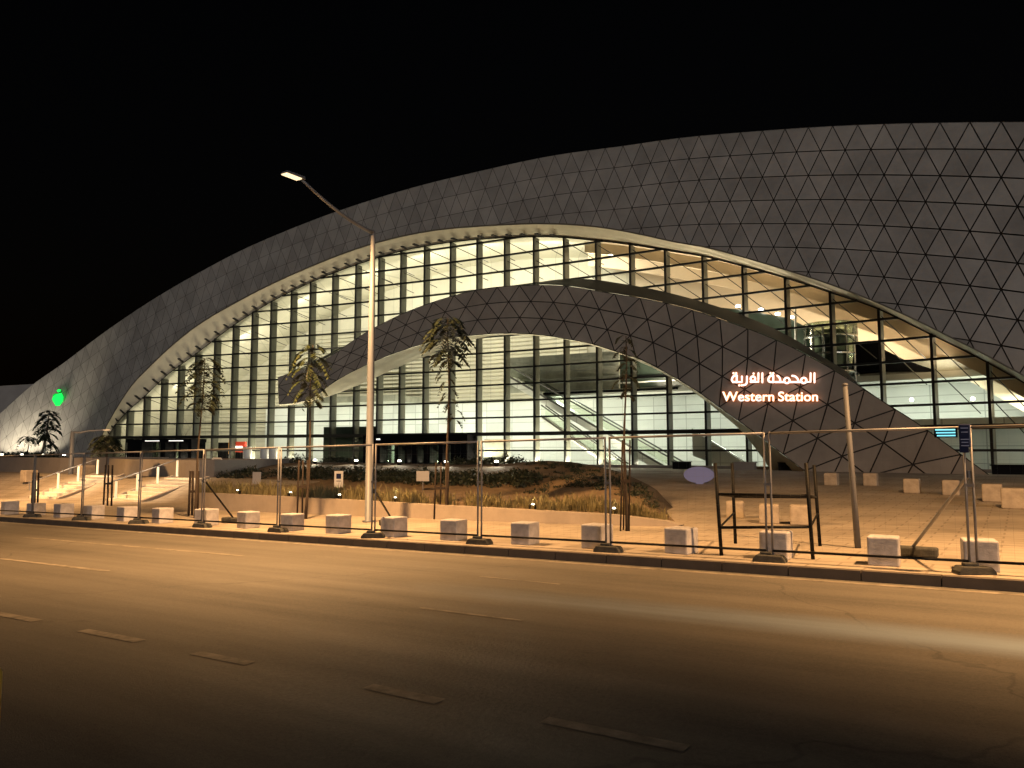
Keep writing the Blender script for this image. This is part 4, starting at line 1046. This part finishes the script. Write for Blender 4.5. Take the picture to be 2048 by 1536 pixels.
# ================================================================== TREES
def frond(mb, p, az, L, up0, droop, lsz, n):
    d = Vector((math.cos(az), math.sin(az), 0)); s_ = Vector((-d.y, d.x, 0)); pts = []
    for i in range(n + 1):
        f = i / n; pts.append(p + d * (L * f * (1 - .18 * f)) + Vector((0, 0, L * (up0 * f - droop * f * f))))
    for i in range(n): mb.add([pts[i] - s_ * .006, pts[i] + s_ * .006, pts[i+1] + s_ * .004, pts[i+1] - s_ * .004], [(0, 1, 2, 3)])
    for i in range(1, n + 1):
        f = i / n; tang = (pts[i] - pts[i-1]).normalized(); l = lsz * (1.15 - .5 * abs(f - .5) * 2) * random.uniform(.8, 1.15)
        for sd in (-1, 1):
            dv = (tang * .55 + s_ * sd * .75 + Vector((0, 0, -.35 * random.random()))).normalized(); wv = dv.cross(Vector((0, 0, 1))).normalized() * l * .17
            q = pts[i] ; mb.add([q, q + dv * l * .45 + wv * 1.25, q + dv * l, q + dv * l * .45 - wv * 1.25], [(0, 1, 2, 3)])
def tree(name, base, ztop, zlow, rad, label, nb, m, lean=(0, 0), lsz=.22, grp='young trees in the plaza', droop=.75, r0=.045):
    root = thing(name, base, label, 'tree', grp)
    top = Vector((base.x + lean[0], base.y + lean[1], ztop)); pts = []
    for f in lin(0, 1, 9): pts.append(base.lerp(top, f) + Vector((.05 * math.sin(f * 5 + base.x), .04 * math.sin(f * 4), 0)) * (f * (1 - f) * 4))
    pts[0] = base - Vector((0, 0, .03))
    MB().tube(pts, [r0 * (1 - .75 * f) for f in lin(0, 1, 9)], 8).build('trunk', M_bark, root, smooth=True)
    mb = MB()
    for i in range(nb):
        f = i / max(1, nb - 1); zz = mix(zlow, ztop, f); k = (zz - base.z) / (ztop - base.z); j = min(7, int(k * 8)); p = pts[j].lerp(pts[j + 1], k * 8 - j)
        prof = .55 + .75 * math.sin(math.pi * min(1, (1 - f) * .8 + .12)) 
        frond(mb, p, i * 2.399 + random.uniform(-.4, .4), rad * prof * random.uniform(.7, 1.15), random.uniform(.25, .6), droop * random.uniform(.8, 1.3), lsz, 9)
    mb.build('crown', m, root)
    return root
def zat(px_, py_, Y): return CZ + pix(px_, py_)[1] * Y
def lean_to(base, px_, py_): u, w = pix(px_, py_); return (u * base.y - base.x, 0)
b = gp(390, 1036); tree('young_tree', b, zat(412, 716, b.y), zat(410, 818, b.y), .62, 'young tree with dark layered crown left of the canopy tip', 46, M_leafd, lean_to(b, 409, 720), .20)
b = gp(611, 1038); tree('young_tree', b, zat(625, 690, b.y), zat(615, 800, b.y), .62, 'young tree with yellowish crown before the canopy tip', 38, M_leaf, lean_to(b, 626, 690), .22)
tr2 = b
b = gp(894, 1038); tree('young_tree', b, zat(893, 636, b.y), zat(893, 725, b.y), .66, 'young tree with full drooping crown under the canopy middle', 48, M_leafd, lean_to(b, 895, 640), .24)
mb = MB()
for k in range(16): frond(mb, Vector((b.x - .1 + .02 * k, b.y, zat(880, 735 + k * 7, b.y))), random.uniform(2.4, 3.9) if k % 3 else random.uniform(-.7, .7), random.uniform(.22, .42), .2, .9, .14, 6)
mb.build('crown', M_leafd, [o for o in COL.objects if o.get('label', '').startswith('young tree with full')][0])
b = gp(1254, 1062); tree('young_tree', b, zat(1250, 672, b.y), zat(1254, 790, b.y), .30, 'thin bare looking young tree right of the mound', 18, M_leafd, lean_to(b, 1252, 680), .15, r0=.04)
b = W(at_n(215, 21.), 21., gz(at_n(215, 21.), 21.)); tree('young_tree', b, zat(216, 872, b.y), zat(215, 898, b.y), .85, 'low drooping dark young tree tied between stakes before planter', 40, M_leafd, (0, 0), .30)
b = W(at_n(86, 26.5), 26.5, 1.25); tree('young_tree', b, zat(100, 822, b.y), zat(94, 880, b.y), .8, 'dark fronded tree in the far left planter', 44, M_leafd, lean_to(b, 100, 820), .38, r0=.09)
b = W(at_n(59, 26.3), 26.3, 1.25); tree('small_palm', b, zat(58, 873, b.y), zat(58, 880, b.y), .75, 'small palm in the planter left of the fronded tree', 16, M_leafd, (0, 0), .25, 'small palms in the far left planter', .9)
b = W(at_n(104, 26.2), 26.2, 1.25); tree('small_palm', b, zat(103, 887, b.y), zat(103, 892, b.y), .6, 'small palm in the planter right of the fronded tree', 12, M_leafd, (0, 0), .25, 'small palms in the far left planter', .9)
# stakes round the young trees
def stakes(base, px_list, ptop_, pbot, label, r=.036):
    root = thing('tree_stake', base, label, 'tree stakes', 'stakes holding the young trees')
    y = base.y; tops = []
    for i, p_ in enumerate(px_list):
        yy = y + (.25 if i == 1 else 0); u, w = pix(p_, pbot); z0 = gz(*TN(u * yy, yy)); u2, w2 = pix(p_ + (4 if i == 0 else 2), ptop_)
        a = Vector((u * yy, yy, z0 - .02)); b_ = Vector((u2 * yy, yy, CZ + w2 * yy)); MB().tube([a, b_], r, 7).build('stake', M_wood, root, smooth=True); tops.append((a, b_))
    a = tops[0][0].lerp(tops[0][1], .55); b_ = tops[-1][0].lerp(tops[-1][1], .55); MB().bar(a, b_, .05, .07).build('crossbar', M_wood, root)
b = gp(386, 1032); stakes(b, (377, 384, 395), 942, 1032, 'dark stakes round the leftmost tree by the planter wall')
b = gp(214, 1012); stakes(b, (207, 215, 223), 930, 1012, 'dark stakes between the two stairs')
b = gp(71, 1022); stakes(b, (63, 69, 75), 945, 1022, 'dark stakes nearest the left edge of the photo')
b = gp(894, 1038); stakes(b, (868, 880, 895), 925, 1045, 'dark stakes round the full crowned tree', .024)
b = gp(611, 1038); stakes(b, (594, 604, 613), 920, 1040, 'dark stakes round the yellowish tree', .026)
b = gp(1254, 1062); stakes(b, (1241, 1247, 1258), 880, 1062, 'thin stakes round the bare young tree', .02)
for px_ in (392, 611, 884, 1256):
    pass

# ================================================================== UPLIGHTS
def uplight(p, label, power, col=(1, .86, .55), aim=Vector((.1, .3, 1)), ang=120, grp='uplights in the planting', ls=1.):
    root = thing('uplight', p, label, 'uplight', grp)
    MB().lathe(p, [(.09, -.05), (.11, .02), (.11, .10), (.085, .11)], 12).build('housing', M_black, root)
    MB().lathe(p, [(.085 * ls, .112), (.09 * ls, .112 + .05 * ls), (.05 * ls, .112 + .075 * ls)], 12).build('lens', M_up, root)
    ld = bpy.data.lights.new('uplight_lamp', 'SPOT'); ld.energy = power; ld.color = col; ld.spot_size = R(ang); ld.spot_blend = .6; ld.shadow_soft_size = .08
    lo = bpy.data.objects.new('uplight_lamp', ld); COL.objects.link(lo); lo.location = p + Vector((0, 0, .24)); lo.rotation_euler = aim.to_track_quat('-Z', 'Y').to_euler()
sp_n = ['first', 'second', 'third', 'fourth', 'fifth', 'sixth']
for i, px_ in enumerate((552, 632, 714, 800, 893, 993)):
    uplight(bank_pt(px_, .93) + Vector((0, 0, .05)), 'bright uplight on the bank crest, %s of six from the left' % sp_n[i], 130, (1, .9, .66), W(0, -.5) + Vector((0, 0, .12)), 172)
for i, px_ in enumerate((480, 585, 682, 792, 1065, 1226)):
    uplight(bank_pt(px_, .035) + Vector((0, 0, .02)), 'uplight among the grasses behind the planter wall, %s from the left' % sp_n[i], 48, (1, .88, .45), ls=.45)
for i, px_ in enumerate((8, 48, 90, 132)):
    uplight(W(at_n(px_, 24.6), 24.6, 1.42), 'white uplight on the far left planter, %s from the left' % sp_n[i], 220 if i == 0 else 60, (1, .92, .72), Vector((-.05, .5, .6)))

for i, (x, d_, pw) in enumerate(((-20, -3.4, 1900), (22, -3.2, 1900), (66, -2.8, 800))):  # unseen uplights added behind the hedge for the glow on the shell foot
    q_ = P(x, 905, s_shell(x, 905) + d_); q_.z = 1.0
    uplight(q_, ['wall washing uplight behind the hedge at the left edge of the photo', 'wall washing uplight behind the hedge left of the small palm', 'wall washing uplight behind the hedge right of the small palm'][i], pw, (1, .86, .62), Vector((.08, .55, .8)), 110, 'uplights washing the shell foot')
# ================================================================== LIGHTS
def spot(loc, aim, power, ang, blend, col, r=.22, name='lamp_light'):
    ld = bpy.data.lights.new(name, 'SPOT'); ld.energy = power; ld.color = col; ld.spot_size = R(ang); ld.spot_blend = blend; ld.shadow_soft_size = r
    lo = bpy.data.objects.new(name, ld); COL.objects.link(lo); lo.location = loc; lo.rotation_euler = Vector(aim).to_track_quat('-Z', 'Y').to_euler(); return lo
def area(loc, aim, power, sx, sy, col, name='hall_light'):
    ld = bpy.data.lights.new(name, 'AREA'); ld.shape = 'RECTANGLE'; ld.size = sx; ld.size_y = sy; ld.energy = power; ld.color = col
    lo = bpy.data.objects.new(name, ld); COL.objects.link(lo); lo.location = loc; lo.rotation_euler = Vector(aim).to_track_quat('-Z', 'Y').to_euler(); return lo
WARM = (1, .53, .20)
for i, p in enumerate(LAMPS):
    tl_, pw_, an_, bl_ = ((.21, 13000, 140, .7), (.20, 16500, 140, .7), (.50, 11500, 134, .65), (.62, 9000, 130, .6))[i]
    spot(p, W(0, tl_) + Vector((0, 0, -1)), pw_, an_, bl_, WARM)
YEL = (1, .95, .79); WHT = (.96, 1, .86); IK = .19
for x, pw in ((330, 900), (450, 1500), (570, 2000), (690, 2400), (810, 2600), (930, 2600), (1050, 2600), (1170, 2600)):
    u = (x - 1024) / F; z = zedge(u); p = IN(PU(u, z - 1.0), 2.2)
    area(p, NIN * 1.0 + Vector((0, 0, -.45)), pw * IK, 3.5, 1.0, YEL)
    q = IN(PU(u, ZB + .6), 2.4); area(q, NIN * .55 + Vector((0, 0, 1)), pw * .5 * IK, 3, 1., YEL)
for x, pw in ((1290, 2200), (1410, 2200), (1530, 2000), (1650, 1800), (1770, 1500), (1900, 1200), (2040, 900), (2180, 700)):
    u = (x - 1024) / F; z = zedge(u)
    q = IN(PU(u, ZM + .5), 2.6 if x < 1600 or x > 1850 else 6.2); area(q, NIN * .2 + Vector((0, 0, 1)), pw * 1.65 * IK, 3, 1., (1, .85, .64))
for x in (480, 600, 720, 840, 960, 1080, 1200, 1330, 1460, 1600, 1760, 1900, 2050, 2200):
    u = (x - 1024) / F; zz = min(ZM - .7, zedge(u) - .8)
    if zz < 2: continue
    area(IN(PU(u, zz), 4.5), NIN * .35 + Vector((0, 0, -1)), 900 * IK * 1.35, 3, 2.5, WHT)

for x in lin(300, 1240, 14):          # added lights inside the glass, tilted up and outwards to brighten the soffit
    u = (x - 1024) / F; area(IN(PU(u, ZB + .35), 1.3), -NIN * .5 + Vector((0, 0, 1)), 300 + .4 * (x - 300), 2.5, .3, (1, .9, .66), 'floor_washer')
def soffit_fill(p, zt):
    h = max(1.5, zt - p.z); area(p, -NIN * .10 + Vector((0, 0, 1)), 8 + 1.45 * h * h, 3.5, .25, (1, .87, .58), 'soffit_washer')
for x in lin(250, 1120, 15):          # added lights before the glass, without fittings, brightening the soffits from below
    u = (x - 1024) / F; soffit_fill(PU(u, ZB + .3, -.7), zedge(u) if x < 560 else min(zedge(u), 7.5))
for x in lin(600, 1480, 14):          # more added lights over the canopy top for the upper soffit
    p = P(x, AR_(x) - 5, -.75); soffit_fill(p, zedge((x - 1024) / F))
# night sky and an added low sun lamp for city glow behind the camera
w = bpy.data.worlds.new('World'); sc.world = w; w.use_nodes = True; nt = w.node_tree
bg = nt.nodes['Background']; sky = nt.nodes.new('ShaderNodeTexSky'); sky.sky_type = 'NISHITA'; sky.sun_disc = False
SE, SR = R(14), R(205)
sky.sun_elevation = R(-2); sky.sun_rotation = SR; sky.altitude = 600; nt.links.new(sky.outputs[0], bg.inputs['Color']); bg.inputs['Strength'].default_value = .006
sd = bpy.data.lights.new('moon', 'SUN'); sd.energy = .60; sd.angle = R(12); sd.color = (1, .92, .85)
so_ = bpy.data.objects.new('moon', sd); COL.objects.link(so_); dirv = Vector((-.25, .95, -.19)); so_.rotation_euler = dirv.to_track_quat('-Z', 'Y').to_euler()

sc.view_settings.view_transform = 'Standard'; sc.view_settings.look = 'None'; sc.view_settings.exposure = 0; sc.view_settings.gamma = 1
sc.render.engine = 'CYCLES'
cy = sc.cycles; cy.use_denoising = True; cy.denoiser = 'OPENIMAGEDENOISE'; cy.max_bounces = 7; cy.diffuse_bounces = 3; cy.glossy_bounces = 3; cy.transmission_bounces = 4; cy.transparent_max_bounces = 12
cy.sample_clamp_indirect = 4; cy.use_adaptive_sampling = True; cy.adaptive_threshold = .02; cy.caustics_reflective = False; cy.caustics_refractive = False
